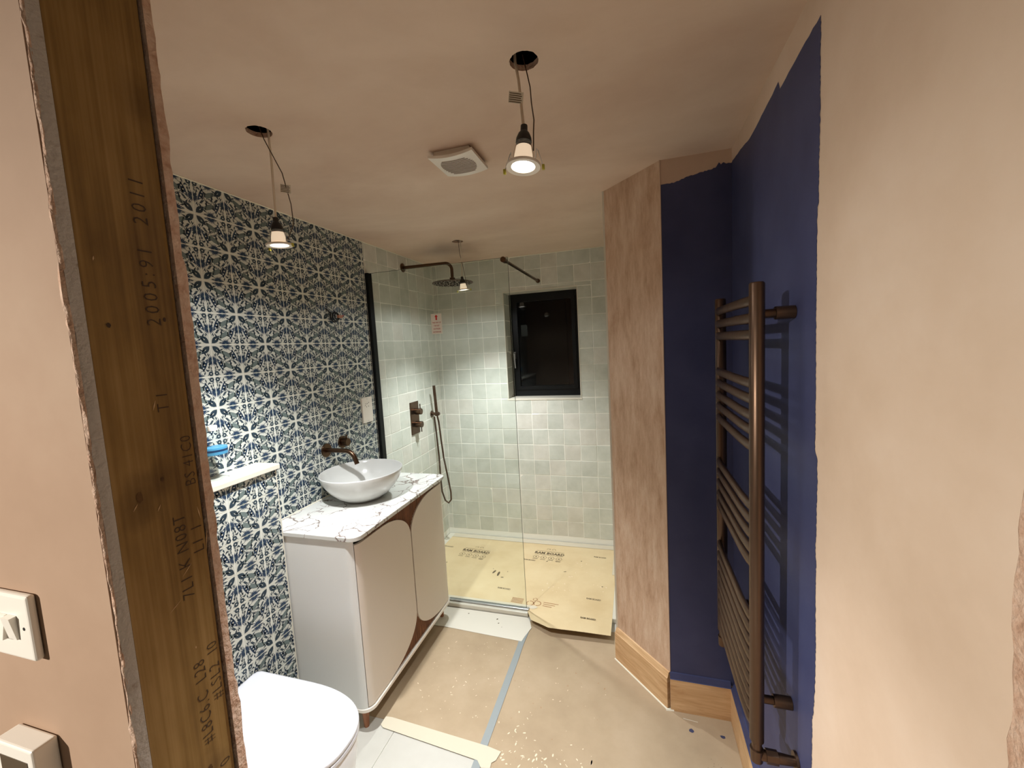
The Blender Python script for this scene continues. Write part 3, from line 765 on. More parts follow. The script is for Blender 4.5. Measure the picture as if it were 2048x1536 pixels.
# ------------------------------------------------------------ wall tap
t = thing('wall_tap', 'brushed bronze wall tap with curved spout and round handle above the basin', 'tap', (.0015, 2.18, 1.19))
YT = 2.156
m = MB(); m.cyl((.0008, YT, 1.190), (.009, YT, 1.190), .038, BRZ, 40); m.build('spout_plate', t, smooth=40, bevel=.001)
pa = [(.009, YT, 1.190), (.13, YT, 1.190)]+[(.13+.062*math.sin(a), YT, 1.128+.062*math.cos(a)) for a in [math.radians(9*i) for i in range(1, 9)]]
pa.append((pa[-1][0]+.010, YT, pa[-1][2]-.030))
m = MB(); m.tube(pa, .0125, BRZ, 20); m.build('spout', t, smooth=45)
m = MB(); m.cyl((.0008, 2.292, 1.205), (.009, 2.292, 1.205), .036, BRZ, 40); m.build('handle_plate', t, smooth=40, bevel=.001)
m = MB(); m.cyl((.009, 2.292, 1.205), (.045, 2.292, 1.205), .022, BRZ, 32)
for k in range(3): m.tube([(.016+.010*k, 2.292, 1.205), (.021+.010*k, 2.292, 1.205)], [.0235, .0235], BRZ, 32)
m.tube([(.034, 2.292, 1.22), (.036, 2.292, 1.25)], .004, BRZ, 10)
m.build('handle', t, smooth=40)

# ------------------------------------------------------------ shaver socket
t = thing('shaver_socket', 'pale upright electrical socket plate on patterned tiles beside the black channel', 'socket', (.0008, 2.55, 1.355))
m = MB(); m.box((.0008, 2.497, 1.273), (.010, 2.603, 1.437), WHP); m.build('face_plate', t, bevel=.003)
for z in (1.425, 1.285):
    m = MB(); m.cyl((.010, 2.55, z), (.0106, 2.55, z), .003, CHR, 12); m.build('screw', t)
m = MB()
for dy, dz in ((-.015, .04), (.0, .04), (.015, .045), (-.01, .02), (.012, .022), (-.022, .03)): m.cyl((.010, 2.55+dy, 1.355+dz), (.0104, 2.55+dy, 1.355+dz), .0028, GAP, 10)
m.build('pin_hole', t)
# ------------------------------------------------------------ loose wall cable
t = thing('wall_cable', 'coiled black cable with terminal block hanging from the patterned tile wall', 'cable', (.0015, 2.307, 1.935))
m = MB(); P = [(.002, 2.262, 1.982), (.010, 2.275, 1.965)]
for k in range(0, 44):
    a = math.radians(130+k*20); r = .031-.0003*k; P.append((.012+.0006*k, 2.308+r*math.cos(a), 1.937+r*math.sin(a)))
P += [(.042, 2.317, 1.938), (.044, 2.327, 1.94)]
m.tube(P, .0042, BLKR, 8); m.build('cable', t, smooth=60)
m = MB(); m.box((.036, 2.305, 1.930), (.050, 2.335, 1.946), COPP)
for k in range(3): m.tube([(.040+.003*k, 2.335, 1.938), (.042+.003*k, 2.348, 1.935+.006*k)], .0018, (COPP, WIRE, RED)[k], 6)
m.build('terminal_block', t)

# ------------------------------------------------------------ shower tray, glass screen
GYG = 2.68
TZ = .030
m = MB(); m.box((.003, 2.645, .0005), (.985, D-.003, TZ), CREAM); m.box((.985, 2.70, .0005), (1.545, D-.003, TZ), CREAM)
tag(m.build('shower_tray', bevel=.004), 'low cream shower tray under the brown protection board', 'shower tray')
t = thing('shower_screen', 'clear glass shower screen with black wall channel and bronze support bar', 'shower screen', (.48, GYG, TZ))
m = MB(); m.box((.024, GYG-.004, TZ+.012), (.968, GYG+.004, 2.238), GLASS); m.build('glass_pane', t)
m = MB(); m.box((.9681, GYG-.004, TZ+.012), (.9692, GYG+.004, 2.238), GEDGE); m.box((.024, GYG-.004, 2.2381), (.968, GYG+.004, 2.2392), GEDGE); m.build('glass_edge', t)
m = MB(); m.box((.0012, GYG-.030, TZ+.0005), (.0240, GYG+.012, 2.238), BLK); o = m.build('wall_channel', t); o['label'] = 'black upright wall channel'
m = MB(); m.tube([(.942, GYG-.012, 2.226), (.942, D-.012, 2.226)], .0095, BRZ, 20); m.cyl((.942, GYG-.014, 2.226), (.942, GYG+.030, 2.226), .0165, BRZ, 28)
m.cyl((.942, D-.018, 2.226), (.942, D-.0012, 2.226), .0165, BRZ, 28); o = m.build('support_bar', t, smooth=40); o['label'] = 'thin bronze stay bar from the glass to the tiled wall'
m = MB(); m.box((.43, GYG-.016, TZ+.0040), (.985, GYG+.010, TZ+.012), CHR); m.build('floor_channel', t, bevel=.002)
# sticker on the glass
SX0, SX1, SZ0, SZ1 = .442, .516, 1.816, 1.943
m = MB(); m.box((SX0, GYG-.0047, SZ0), (SX1, GYG-.0042, SZ1), PAPER)
yy = GYG-.0049; cx = (SX0+SX1)/2
st = m.build('sticker', t); st['label'] = 'small white sticker with red arrow and red lettering'
m = MB(); az = SZ1-.006
m.poly([(cx, yy, az), (cx-.012, yy, az-.014), (cx-.005, yy, az-.014), (cx-.005, yy, az-.034), (cx+.005, yy, az-.034), (cx+.005, yy, az-.014), (cx+.012, yy, az-.014)], RED); m.build('arrow', st)
m = MB()
for i, (s, k) in enumerate((('THIS WAY UP', .95), ('TAP SET', 1.05), ('OUTSIDE', 1.15), ('EXTERIOR', 1.15))):
    m.text(s, .0125, (cx, yy, SZ1-.060-.0195*i), (1, 0, 0), (0, 0, 1), REDS, 'CENTER', 1, .82*k, .0003)
m.build('lettering', st)

# ------------------------------------------------------------ shower fittings
YR = 3.131
t = thing('rain_shower', 'bronze overhead rain shower on an arm from the tiled wall', 'shower head', (.0015, YR, 2.35))
m = MB(); m.lathe([(.0, 0), (.033, 0), (.033, .006), (.024, .011), (.014, .013)], BRZ, (.0012, YR, 2.35), 36, Matrix.Rotation(PI/2, 3, 'Y')); m.build('wall_flange', t, smooth=40)
RC = (.406, YR)
pa = [(.012, YR, 2.35), (.355, YR, 2.345)]+[(.355+.051*math.sin(a), YR, 2.294+.051*math.cos(a)) for a in [math.radians(10*i) for i in range(1, 10)]]+[(RC[0], YR, 2.222)]
m = MB(); m.tube(pa, .0115, BRZ, 18); m.build('arm', t, smooth=45)
m = MB(); m.lathe([(.0, 2.236), (.020, 2.236), (.020, 2.224), (.040, 2.212), (.120, 2.206), (.150, 2.200), (.150, 2.197), (.143, 2.194), (0, 2.194)], BRZ, (RC[0], RC[1], 0), 60); m.build('shower_head', t, smooth=30)
m = MB(); k = 0
for ring in range(1, 9):
    nn = 6*ring
    for i in range(nn):
        a = 2*PI*i/nn+ring*.3; r = .0165*ring; m.cyl((RC[0]+r*math.cos(a), YR+r*math.sin(a), 2.1936), (RC[0]+r*math.cos(a), YR+r*math.sin(a), 2.1905), .0032, GAP if (i+ring) % 3 else CREAM, 6)
m.build('nozzle', t)
t = thing('shower_mixer', 'square bronze shower valve plate with two round knobs on the tiled wall', 'shower valve', (.0015, 3.139, 1.19))
m = MB(); m.box((.0012, 3.077, 1.066), (.009, 3.201, 1.320), BRZ); m.build('valve_plate', t, bevel=.002)
for kz, d in ((1.244, 1), (1.142, -1)):
    m = MB(); m.cyl((.009, 3.139, kz), (.066, 3.139, kz), .0245, BRZ, 32); m.tube([(.056, 3.139, kz+d*.020), (.056, 3.139, kz+d*.060)], .0045, BRZ, 10); m.build('knob', t, smooth=40, bevel=.0015)
t = thing('hand_shower', 'slim bronze hand shower stick with hose in a wall holder near the corner', 'hand shower', (.0015, 3.44, 1.175))
m = MB(); m.cyl((.0012, 3.425, 1.175), (.008, 3.425, 1.175), .027, BRZ, 32); m.cyl((.008, 3.425, 1.175), (.075, 3.425, 1.175), .0125, BRZ, 24)
m.cyl((.052, 3.425, 1.160), (.052, 3.425, 1.190), .019, BRZ, 24); m.build('wall_holder', t, smooth=40)
m = MB(); m.tube([(.054, 3.415, 1.192), (.066, 3.375, 1.420)], .0125, BRZ, 20); m.build('spray_handle', t, smooth=40)
m = MB(); m.tube([(.052, 3.425, 1.160), (.060, 3.43, 1.10), (.075, 3.42, .95), (.095, 3.405, .80), (.125, 3.40, .62), (.142, 3.40, .50), (.140, 3.40, .435), (.115, 3.40, .405), (.085, 3.40, .425), (.055, 3.41, .50), (.045, 3.42, .62), (.040, 3.43, .80), (.030, 3.43, 1.0), (.022, 3.428, 1.150)], .0072, BRZ, 12)
m.build('hose', t, smooth=60)

# ------------------------------------------------------------ pendant spotlights
def lamp(name, hole, cap, rim, cable_from, wire, tagpos, tilt, label, power, cone=110, spill=.055):
    t = thing(name, label, 'ceiling light', (cap[0], cap[1], H))
    cap = Vector(cap); rim = Vector(rim)
    R = Matrix.Rotation(tilt[0], 3, 'X') @ Matrix.Rotation(tilt[1], 3, 'Y')
    cap = rim+R @ Vector((0, 0, (cap-rim).length))
    m = MB(); q = Vector(cable_from); m.tube([q+Vector((0, 0, .05)), q, q.lerp(cap+Vector((0, 0, .02)), .3)+Vector((.003, 0, 0)), cap+Vector((0, 0, .018))], .0036, CABLE, 10)
    m.build('cable', t, smooth=50)
    m = MB(); m.tube(wire, .0016, WIRE, 6); m.build('wire', t, smooth=60)
    m = MB(); m.lathe([(0, .022), (.0085, .022), (.009, .008), (.014, .002), (.019, -.010), (.020, -.020), (0, -.020)], BLKR, cap, 28, R); m.build('lamp_holder', t, smooth=35)
    m = MB(); L = (cap-rim).length
    bodyprof = [(.0175, L-.020), (.0215, L*.62), (.0255, L*.38), (.027, L*.12), (.027, .004)]
    m.lathe(bodyprof, BULBG, rim, 36, R); m.build('bulb', t, smooth=50)
    m = MB(); m.lathe([(.0, L-.026), (.0135, L-.028), (.0190, L*.60), (.0225, L*.36), (.0245, L*.12), (0, L*.10)], HALO, rim, 24, R); m.build('bulb_core', t, smooth=50)
    m = MB(); m.lathe([(.0425, .002), (.0435, -.001), (.0425, -.0045), (.030, -.003), (.0275, .003), (.030, .005)], WHP, rim, 48, R); m.build('bezel', t, smooth=50)
    m = MB(); m.lathe([(0, .0005), (.0268, .0005), (.0268, .002), (0, .002)], GLOW, rim, 36, R); o = m.build('lamp_face', t, smooth=40); o['label'] = 'lit lamp face'
    for sgn in (-1, 1):
        m = MB(); P = [rim+R @ Vector((sgn*.030, .0, .006)), rim+R @ Vector((sgn*.033, 0, .038)), rim+R @ Vector((sgn*.036, .004, .036)), rim+R @ Vector((sgn*.050, .006, -.006))]
        m.tube(P, .0011, CHR, 6); m.box(P[-1]+Vector((-.003, -.003, -.006)), P[-1]+Vector((.003, .003, .006)), YEL); m.build('spring_clip', t)
    if tagpos:
        m = MB(); o = Vector(tagpos); ux = Vector((.036, .006, -.009)); uz = Vector((.004, -.002, .026))
        m.prism([o-ux/2-uz/2, o+ux/2-uz/2, o+ux/2+uz/2, o-ux/2+uz/2], (0, .0004, 0), PAPER)
        if name == 'pendant_spotlight' and power > 0:
            for i in range(5):
                c = o-ux*.45+uz*(.36-.18*i)+Vector((0, -.0006, 0)); m.prism([c, c+ux*(.86 if i % 2 else .8), c+ux*(.86 if i % 2 else .8)-uz*.07, c-uz*.07], (0, -.0001, 0), INK)
        m.build('paper_tag', t)
    s = spot('lamp_beam', (0, 0, 0), power, cone, 1.0, .024, COOL, t); s.location = rim-Vector(t.location)+Vector((0, 0, -.012)); s.rotation_euler = (tilt[0], tilt[1], 0)
    s2 = spot('lamp_spill', (0, 0, 0), power*spill, 172, .35, .024, COOL, t); s2.location = s.location
    return t
PWR = 112
lamp('pendant_spotlight', HOLES[0], (1.412, 1.318, 2.235), (1.418, 1.320, 2.158), (1.392, 1.395, H+.01),
     [(1.41, 1.405, H+.03), (1.418, 1.410, H-.01), (1.431, 1.385, 2.375), (1.440, 1.35, 2.315), (1.4475, 1.335, 2.268), (1.447, 1.325, 2.235), (1.4455, 1.322, 2.19)], (1.402, 1.345, 2.335), (-.10, .05),
     'lit spotlight hanging on a white cable, right of the extractor fan', PWR*1.2, 82, .012)
lamp('pendant_spotlight', HOLES[1], (.500, 1.470, 2.177), (.500, 1.470, 2.108), (.555, 1.415, H+.01),
     [(.535, 1.40, H+.02), (.545, 1.405, H-.02), (.570, 1.44, 2.325), (.575, 1.46, 2.23), (.566, 1.472, 2.17), (.535, 1.473, 2.122)], (.570, 1.448, 2.278), (.04, -.02),
     'lit spotlight hanging beside the patterned tile wall above the basin', PWR)
lamp('pendant_spotlight', HOLES[2], (.546, 2.985, 2.188), (.548, 2.990, 2.122), (.556, 2.962, H+.01),
     [(.54, 2.965, H+.01), (.540, 2.98, 2.36), (.552, 2.985, 2.30), (.562, 2.99, 2.23), (.572, 2.99, 2.145)], None, (.07, -.06),
     'lit spotlight hanging inside the shower beside the rain head', PWR)

# ------------------------------------------------------------ extractor fan
t = thing('extractor_fan', 'square white louvred extractor fan on the ceiling', 'fan', (1.048, 1.808, H))
FX, FY = 1.050, 1.808
m = MB(); m.box((FX-.070, FY-.070, H-.020), (FX+.070, FY+.070, H-.0005), WHP); m.build('housing', t)
m = MB(); n = 12; hw = .0865
V = []; F = []
zf = lambda u: H-.036+.010*(u*u)
for i in range(n+1):
    u = -1+2*i/n
    for w_ in (-hw, hw): V.append((FX+u*hw, FY+w_, zf(u)))
    for w_ in (-hw, hw): V.append((FX+u*hw, FY+w_, zf(u)+.010))
for i in range(n):
    a = 4*i; F += [(a, a+1, a+5, a+4), (a+2, a+6, a+7, a+3), (a, a+4, a+6, a+2), (a+1, a+3, a+7, a+5)]
F += [(0, 2, 3, 1), (4*n, 4*n+1, 4*n+3, 4*n+2)]
m.add(V, F, WHP); m.build('front_cover', t, smooth=30)
m = MB()
for j in range(11):
    yv = FY-.055+.011*j; hl = math.sqrt(max(.001, .066**2-(yv-FY)**2*.75))
    P = [(FX-hl+2*hl*i/8, yv, zf((-hl+2*hl*i/8)/hw)-.0012) for i in range(9)]; m.tube(P, .0020, LOUV, 6)
m.build('louvre', t, smooth=50)

# ------------------------------------------------------------ toilet
t = thing('toilet', 'white back-to-wall toilet with closed D-shaped lid', 'toilet', (.40, 1.312, 0))
TY = 1.312
def dshape(x0, x1, hw, z, n=40, flat=.42):
    P = [(x0, TY-hw*.94, z)]
    xs_ = x0+(x1-x0)*flat; ax = x1-xs_
    P = []
    for i in range(n+1):
        a = -PI/2+PI*i/n; e = 2/2.5
        c, s_ = math.cos(a), math.sin(a); P.append((xs_+ax*abs(c)**e, TY+hw*(abs(s_)**e)*(1 if s_ > 0 else -1), z))
    r = .022
    P += [(x0+r, TY+hw, z), (x0+r*.3, TY+hw-r*.3, z), (x0, TY+hw-r, z), (x0, TY-hw+r, z), (x0+r*.3, TY-hw+r*.3, z), (x0+r, TY-hw, z)]
    return P
def loft(m, loops, mat, capb=True, capt=True):
    n = len(loops[0]); V = [p for l in loops for p in l]; F = []
    for j in range(len(loops)-1):
        for i in range(n): F.append((j*n+i, j*n+(i+1) % n, (j+1)*n+(i+1) % n, (j+1)*n+i))
    if capb: F.append(tuple(range(n-1, -1, -1)))
    if capt: F.append(tuple((len(loops)-1)*n+i for i in range(n)))
    m.add(V, F, mat)
X1 = .722
m = MB(); loft(m, [dshape(.126, X1-.10, .165, .002), dshape(.126, X1-.055, .175, .12), dshape(.126, X1-.018, .180, .30), dshape(.126, X1-.008, .183, .385), dshape(.126, X1-.012, .181, .392)], WCER); m.build('pan', t, smooth=50)
m = MB(); loft(m, [dshape(.145, X1-.006, .184, .394), dshape(.142, X1-.001, .187, .397), dshape(.142, X1-.001, .187, .408), dshape(.145, X1-.005, .184, .411)], WSAT); m.build('seat', t, smooth=50)
m = MB(); loft(m, [dshape(.134, X1-.004, .185, .4135), dshape(.130, X1, .188, .417), dshape(.130, X1, .188, .427), dshape(.133, X1-.003, .186, .4305), dshape(.142, X1-.012, .178, .4325)], WSAT); m.build('lid', t, smooth=50)

# ------------------------------------------------------------ towel radiator
RX = 1.962; Y1, Y2 = 1.436, 1.880
t = thing('towel_radiator', 'tall brushed bronze ladder towel radiator on the navy wall', 'radiator', (RX, 1.66, .61))
for yy in (Y1, Y2):
    m = MB(); m.tube([(RX, yy, .612), (RX, yy, .616), (RX, yy, 1.834), (RX, yy, 1.838)], [.0145, .0175, .0175, .0145], BRZR, 28); m.build('upright', t, smooth=40)
pz = [617.6, 641, 663.5, 730, 752, 775, 796, 819, 906, 927, 948, 970, 990.6, 1074.7, 1095.6, 1116.4, 1137.8, 1157, 1177.6, 1198, 1219, 1240]
bar = None
for y_ in pz:
    z = 1.838-(y_-598)*.001827-.008
    if bar is None:
        m = MB(); m.tube([(RX-.008, Y1+.004, z), (RX-.012, Y1+.025, z), (RX-.015, Y1+.09, z), (RX-.015, Y2-.09, z), (RX-.012, Y2-.025, z), (RX-.008, Y2-.004, z)], .0085, BRZR, 16, ry=.0132); bar = m.build('rung', t, smooth=60); z0b = z
    else:
        o = bar.copy(); COL.objects.link(o); o.parent = t; o.location = bar.location+Vector((0, 0, z-z0b))
for yy in (Y1, Y2):
    for zz in (1.762, .70):
        m = MB(); m.cyl((RX+.012, yy+.045, zz), (W-.002, yy+.045, zz), .011, BRZR, 20); m.cyl((W-.045, yy+.045, zz), (W-.002, yy+.045, zz), .0165, BRZR, 24); m.cyl((RX, yy+.045, zz), (RX+.020, yy+.045, zz), .014, BRZR, 20)
        m.tube([(RX, yy, zz), (RX, yy+.045, zz)], .009, BRZR, 10); m.build('wall_bracket', t, smooth=40)
for yy in (Y1, Y2):
    m = MB(); m.cyl((RX, yy, .615), (RX, yy, .585), .0125, BRZR, 20); m.cyl((RX, yy, .590), (RX, yy, .555), .0165, BRZR, 24, .015)
    m.tube([(RX, yy, .572), (RX+.055, yy, .572), (W-.002, yy, .572)], [.0135, .0135, .011], BRZR, 18); m.cyl((RX+.022, yy, .572), (RX+.05, yy, .572), .0175, BRZR, 8)
    m.cyl((W-.008, yy, .572), (W-.0015, yy, .572), .024, BRZR, 28); m.build('valve', t, smooth=40)

# ------------------------------------------------------------ light switch and thermostat on the hall side
def onwall(m, x0, x1, z0, z1, d0, d1, mat): m.box((x0, EY0-d1, z0), (x1, EY0-d0, z1), mat)
t = thing('light_switch', 'white double rocker light switch beside the doorway stud', 'light switch', (.902, EY0, 1.403))
SXR = .945; SXL = SXR-.086; SZT = 1.716-.920*.299; SZB = SZT-.086
m = MB(); m.box((SXL, EY0-.010, SZB), (SXR, EY0-.0008, SZT), WHP); m.build('face_plate', t, bevel=.0035, seg=3)
xc = (SXL+SXR)/2; zc = (SZT+SZB)/2
for k in (-1, 1):
    m = MB(); xx = xc+k*.0095; a = .0045 if k > 0 else -.0045
    m.add([(xx-.0085, EY0-.0102, zc-.0155), (xx+.0085, EY0-.0102, zc-.0155), (xx+.0085, EY0-.0102, zc+.0155), (xx-.0085, EY0-.0102, zc+.0155),
           (xx-.0082, EY0-.0125+min(0, a), zc-.015), (xx+.0082, EY0-.0125+min(0, a), zc-.015), (xx+.0082, EY0-.0125-max(0, a), zc+.015), (xx-.0082, EY0-.0125-max(0, a), zc+.015)],
          [(4, 5, 6, 7), (0, 1, 5, 4), (1, 2, 6, 5), (2, 3, 7, 6), (3, 0, 4, 7)], WHP); m.build('rocker', t)
for k in (-1, 1):
    m = MB(); m.cyl((xc+k*.0301, EY0-.0104, zc), (xc+k*.0301, EY0-.0098, zc), .0022, GAP, 10); m.build('screw', t)
TXR = CAM.x-2.43*.299; TZT = CAM.z-1.565*.299
t = thing('thermostat', 'white wall thermostat with dark screen below the light switch', 'thermostat', (TXR-.04, EY0, TZT-.06))
m = MB(); m.box((TXR-.078, EY0-.026, TZT-.115), (TXR, EY0-.0008, TZT), WHP); m.build('case', t, bevel=.003, seg=3)
m = MB(); m.box((TXR-.067, EY0-.0266, TZT-.095), (TXR-.011, EY0-.0258, TZT-.017), SCREEN); m.build('display', t)

# ------------------------------------------------------------ floor protection
# board in the shower with a loose flap lifted over the tray edge
BZ = TZ+.0008
m = MB()
nx, ny = 24, 30
def flapz(x, y):
    z = BZ
    if y < 2.70 and x > .98:
        k = (2.70-y)/.17; z += .012*k*min(1, (x-.98)/.12)+.004*math.sin((x-.98)*6)*k
    return z
V = []; F = []
xsA = [.055+(1.502-.055)*i/nx for i in range(nx+1)]
ytop = 3.560
def ybot(x):
    if x <= .985: return 2.700
    q = (x-.985)/(1.502-.985); return 2.60-.085*min(1, q*3.2)+.02*max(0, q-.3)
for i, x in enumerate(xsA):
    for j in range(ny+1):
        yb = ybot(x); s = j/ny; y = yb+(ytop-yb)*(s**1.6); V.append((x, y, flapz(x, y)))
nb = len(V)
for i, x in enumerate(xsA):
    for j in range(ny+1):
        v = V[i*(ny+1)+j]; V.append((v[0], v[1], v[2]-.0006 if not (v[1] < 2.64 and x > .98) else v[2]-.0014))
for i in range(nx):
    for j in range(ny):
        a = i*(ny+1)+j; F.append((a, a+ny+1, a+ny+2, a+1)); F.append((nb+a, nb+a+1, nb+a+ny+2, nb+a+ny+1))
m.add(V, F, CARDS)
E2 = []
for i in range(nx):
    a = i*(ny+1); m.add([V[a], V[a+ny+1], V[nb+a+ny+1], V[nb+a]], [(0, 1, 2, 3)], CARDE)
PZ = BZ+.0005
def print_board(m, x, y, rot, sc=1.0):
    ux = Vector((math.cos(rot), math.sin(rot), 0)); uy = Vector((-math.sin(rot), math.cos(rot), 0)); o = Vector((x, y, PZ))
    def R(a, b, c, d, mat=INK): m.poly([o+ux*a+uy*b, o+ux*c+uy*b, o+ux*c+uy*d, o+ux*a+uy*d], mat)
    m.text('RAM BOARD', .050*sc, o, ux, uy*.92, INK, 'CENTER', 1.05, .86, .0022)
    R(-.120*sc, -.014*sc, .120*sc, -.010*sc); R(-.120*sc, .046*sc, .120*sc, .050*sc)
    for s_ in (-1, 1):          # curled horns above
        P = []; Q = []
        for k in range(13):
            a = math.radians(-20+k*24); r = .020-.0010*k
            P.append(o+ux*(s_*(.018+r*math.cos(a)))+uy*(.080+r*.8*math.sin(a))); Q.append(o+ux*(s_*(.018+(r-.0035)*math.cos(a)))+uy*(.080+(r-.0035)*.8*math.sin(a)))
        for k in range(12): m.poly([P[k], P[k+1], Q[k+1], Q[k]], INK)
    for k in range(4):
        c = o+ux*(-.098+.065*k)*sc+uy*(-.056)*sc
        hx = [c+(ux*math.cos(math.radians(60*i))*.028+uy*math.sin(math.radians(60*i))*.026)*sc for i in range(6)]
        hy = [c+(ux*math.cos(math.radians(60*i))*.0245+uy*math.sin(math.radians(60*i))*.0225)*sc for i in range(6)]
        for i in range(6): m.poly([hx[i], hx[(i+1) % 6], hy[(i+1) % 6], hy[i]], INK)
        m.poly([c+ux*-.008+uy*-.006, c+ux*.008+uy*-.006, c+ux*0+uy*.009], INK)
        R((-.098+.065*k-.022)*sc, -.093*sc, (-.098+.065*k+.022)*sc, -.088*sc)
        if k == 3: R((.097-.018)*sc, -.102*sc, (.097+.018)*sc, -.097*sc)
print_board(m, .368, 3.315, -.09, .95)
print_board(m, .975, 3.385, -.05, .95)
def small(m, x, y, z=None):
    m.text('RAM BOARD', .022, (x, y, (z or PZ)), (1, -.06, 0), (0, 1, 0), INK, 'CENTER', 1, .75, .0006)
for x, y in ((.757, 2.862), (1.375, 3.405), (.84, 3.27), (1.375, 2.86), (.10, 3.36)): small(m, x, y)
m.text('RAM BOARD', .022, (1.36, 2.655, flapz(1.36, 2.655)+.002), (1, -.06, .0), (0, 1, -.055), INK, 'CENTER', 1, .75, .0006)
# recycle mark and small print
def ring(m, x, y, r, w_, mat, n=20, z=PZ):
    for k in range(n):
        if k % 7 == 6: continue
        a, b_ = 2*PI*k/n, 2*PI*(k+1)/n
        m.poly([(x+r*math.cos(a), y+r*math.sin(a), z), (x+r*math.cos(b_), y+r*math.sin(b_), z), (x+(r-w_)*math.cos(b_), y+(r-w_)*math.sin(b_), z), (x+(r-w_)*math.cos(a), y+(r-w_)*math.sin(a), z)], mat)
ring(m, .975, 2.745, .026, .006, INKB); ring(m, 1.022, 2.752, .026, .006, INKB); ring(m, 1.0, 2.79, .016, .005, INKB)
for k in range(3): m.poly([(1.06, 2.775-.018*k, PZ), (1.16-.02*k, 2.768-.018*k, PZ), (1.16-.02*k, 2.762-.018*k, PZ), (1.06, 2.769-.018*k, PZ)], INKB)
for k in range(4): m.poly([(.845, 2.785-.014*k, PZ), (.925, 2.780-.014*k, PZ), (.925, 2.772-.014*k, PZ), (.845, 2.777-.014*k, PZ)], INKB)
rs = random.Random(4)
def blob(m, x, y, z, r, mat, e=1, ang=0):
    n = 9; m.poly([(x+r*rs.uniform(.6, 1.2)*math.cos(2*PI*k/n)*e*math.cos(ang)-r*math.sin(2*PI*k/n)*math.sin(ang), y+r*e*math.cos(2*PI*k/n)*math.sin(ang)+r*rs.uniform(.6, 1.2)*math.sin(2*PI*k/n)*math.cos(ang), z) for k in range(n)], mat)
for x, y, r, e, a in ((.62, 3.06, .008, 3, 1.3), (.66, 3.04, .009, 3.4, 1.6), (.70, 3.0, .006, 2, 0), (.60, 3.10, .004, 1, 0), (.72, 3.08, .004, 1, 0), (1.14, 3.16, .006, 2, .3), (.20, 3.12, .006, 1, 0), (.14, 2.78, .006, 1.5, 0), (1.24, 3.33, .005, 1, 0), (1.42, 3.02, .006, 1, 0), (.98, 3.28, .005, 1.5, .5)):
    blob(m, x, y, PZ+.0001, r, INK, e, a)
for k in range(40): blob(m, rs.uniform(1.0, 1.45), rs.uniform(2.9, 3.3), PZ, rs.uniform(.001, .004), DUST, rs.uniform(1, 3), rs.uniform(0, 3))
tag(m.build('protection_board'), 'brown protection board printed in black lettering covering the shower tray', 'floor protection')

def sheet(name, pts, z, tk, mat, label, cat, extra=None, group=None):
    m = MB(); m.prism([(x, y, z) for x, y in pts], (0, 0, tk), mat)
    if extra: extra(m)
    return tag(m.build(name), label, cat, group)
def marks(m):
    for k in range(70): blob(m, rs.uniform(.55, .98), rs.uniform(1.85, 2.4), .0035, rs.uniform(.0006, .0022), DUST, rs.uniform(1, 4), rs.uniform(0, 3))
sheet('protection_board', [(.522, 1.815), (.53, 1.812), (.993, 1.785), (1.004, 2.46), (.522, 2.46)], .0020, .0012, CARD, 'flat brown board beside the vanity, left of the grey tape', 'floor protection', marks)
def marks2(m):
    for k in range(260):
        x, y = rs.gauss(1.25, .16), rs.gauss(1.68, .10)
        if 1.03 < x < 1.75 and y < 2.0: blob(m, x, y, .0018, rs.uniform(.0008, .004), DUST, rs.uniform(1, 3.5), rs.uniform(0, 3))
    for k in range(60): blob(m, rs.uniform(1.03, 1.5), rs.uniform(1.6, 2.4), .0018, rs.uniform(.0006, .002), DUST if k % 3 else INKB, rs.uniform(1, 4), rs.uniform(0, 3))
    for k in range(60): blob(m, rs.gauss(1.885, .02), rs.gauss(1.835, .03), .0019, rs.uniform(.001, .0035), NAVYD, rs.uniform(1, 2.5), rs.uniform(0, 3))
    for k in range(20): blob(m, rs.gauss(1.95, .02), rs.gauss(1.90, .03), .0019, rs.uniform(.0006, .0016), INK, rs.uniform(1, 2.5), rs.uniform(0, 3))
    for x, y, r, e, a in ((1.868, 2.06, .011, 1.1, 0), (1.992, 2.06, .010, 1.0, 0), (1.905, 1.72, .010, 6, 1.75), (1.86, 1.77, .004, 2, 0)): blob(m, x, y, .0020, r, NAVYD, e, a)
    m.poly([(1.84, 2.118, .0019), (1.90, 2.112, .0019), (1.90, 2.108, .0019), (1.84, 2.114, .0019)], TAPEW)
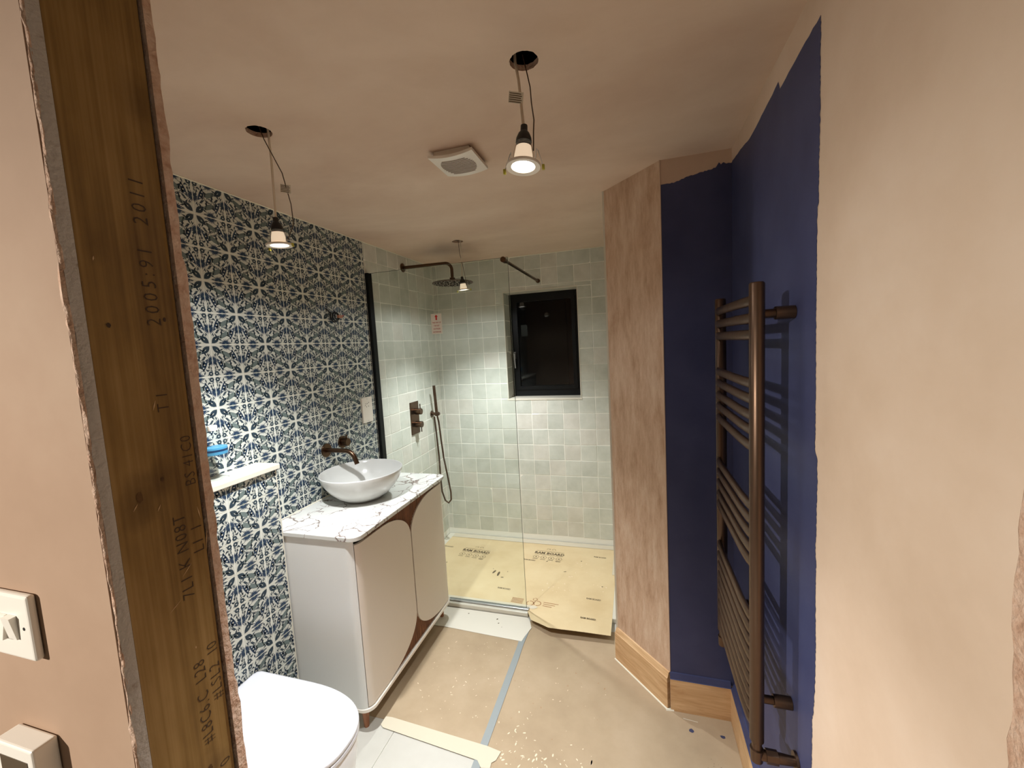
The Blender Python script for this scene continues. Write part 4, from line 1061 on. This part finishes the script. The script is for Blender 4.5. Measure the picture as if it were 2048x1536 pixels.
sheet('protection_board', [(.06, 1.80), (.524, 1.80), (.524, 2.46), (.06, 2.46)], .0005, .001, CARD, 'brown board lying in shade under the vanity', 'floor protection')
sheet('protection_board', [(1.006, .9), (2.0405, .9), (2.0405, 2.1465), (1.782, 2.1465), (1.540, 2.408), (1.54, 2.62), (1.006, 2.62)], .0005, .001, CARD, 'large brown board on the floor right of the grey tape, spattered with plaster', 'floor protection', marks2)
def zig(pts, seed):
    return pts
sheet('duct_tape', [(.984, 1.30), (1.022, 1.30), (1.020, 1.76), (1.020, 2.30), (1.018, 2.41), (1.022, 2.52), (.990, 2.55), (.975, 2.50), (.985, 2.40), (.986, 1.9)], .0036, .0004, TAPEG, 'grey duct tape joining the two brown floor boards', 'tape')
sheet('masking_film', [(.02, 2.44), (.50, 2.452), (.80, 2.436), (1.00, 2.428), (1.008, 2.47), (1.03, 2.55), (1.01, 2.60), (.985, 2.638), (.02, 2.638)], .0042, .0006, FILM, 'white protective film strip in front of the shower tray', 'film', lambda m: [blob(m, x, y, .0050, r, INK, 1.4, .5) for x, y, r in ((.60, 2.60, .004), (.80, 2.585, .005), (.82, 2.55, .004), (.85, 2.52, .002))])
sheet('masking_tape', [(.50, 1.812), (.53, 1.815), (1.02, 1.786), (1.085, 1.776), (1.075, 1.735), (1.06, 1.722), (1.062, 1.70), (1.025, 1.692), (1.0, 1.718), (.52, 1.758), (.50, 1.770)], .0043, .0004, TAPEW, 'cream masking tape along the near edge of the left board', 'tape')
sheet('masking_tape', [(.055, 3.545), (1.50, 3.545), (1.50, 3.612), (.055, 3.612)], BZ+.0016, .0004, TAPEW, 'cream masking tape along the back wall edge of the shower board', 'tape')
sheet('masking_tape', [(1.478, 3.18), (1.54, 3.18), (1.54, 3.53), (1.478, 3.53)], BZ+.0022, .0004, TAPEW, 'short cream masking tape at the right edge of the shower board', 'tape')
sheet('masking_tape', [(.30, 2.690), (1.01, 2.690), (1.035, 2.708), (1.02, 2.722), (.30, 2.722)], BZ+.0014, .0004, TAPEW, 'cream masking tape along the glass line of the shower board', 'tape')
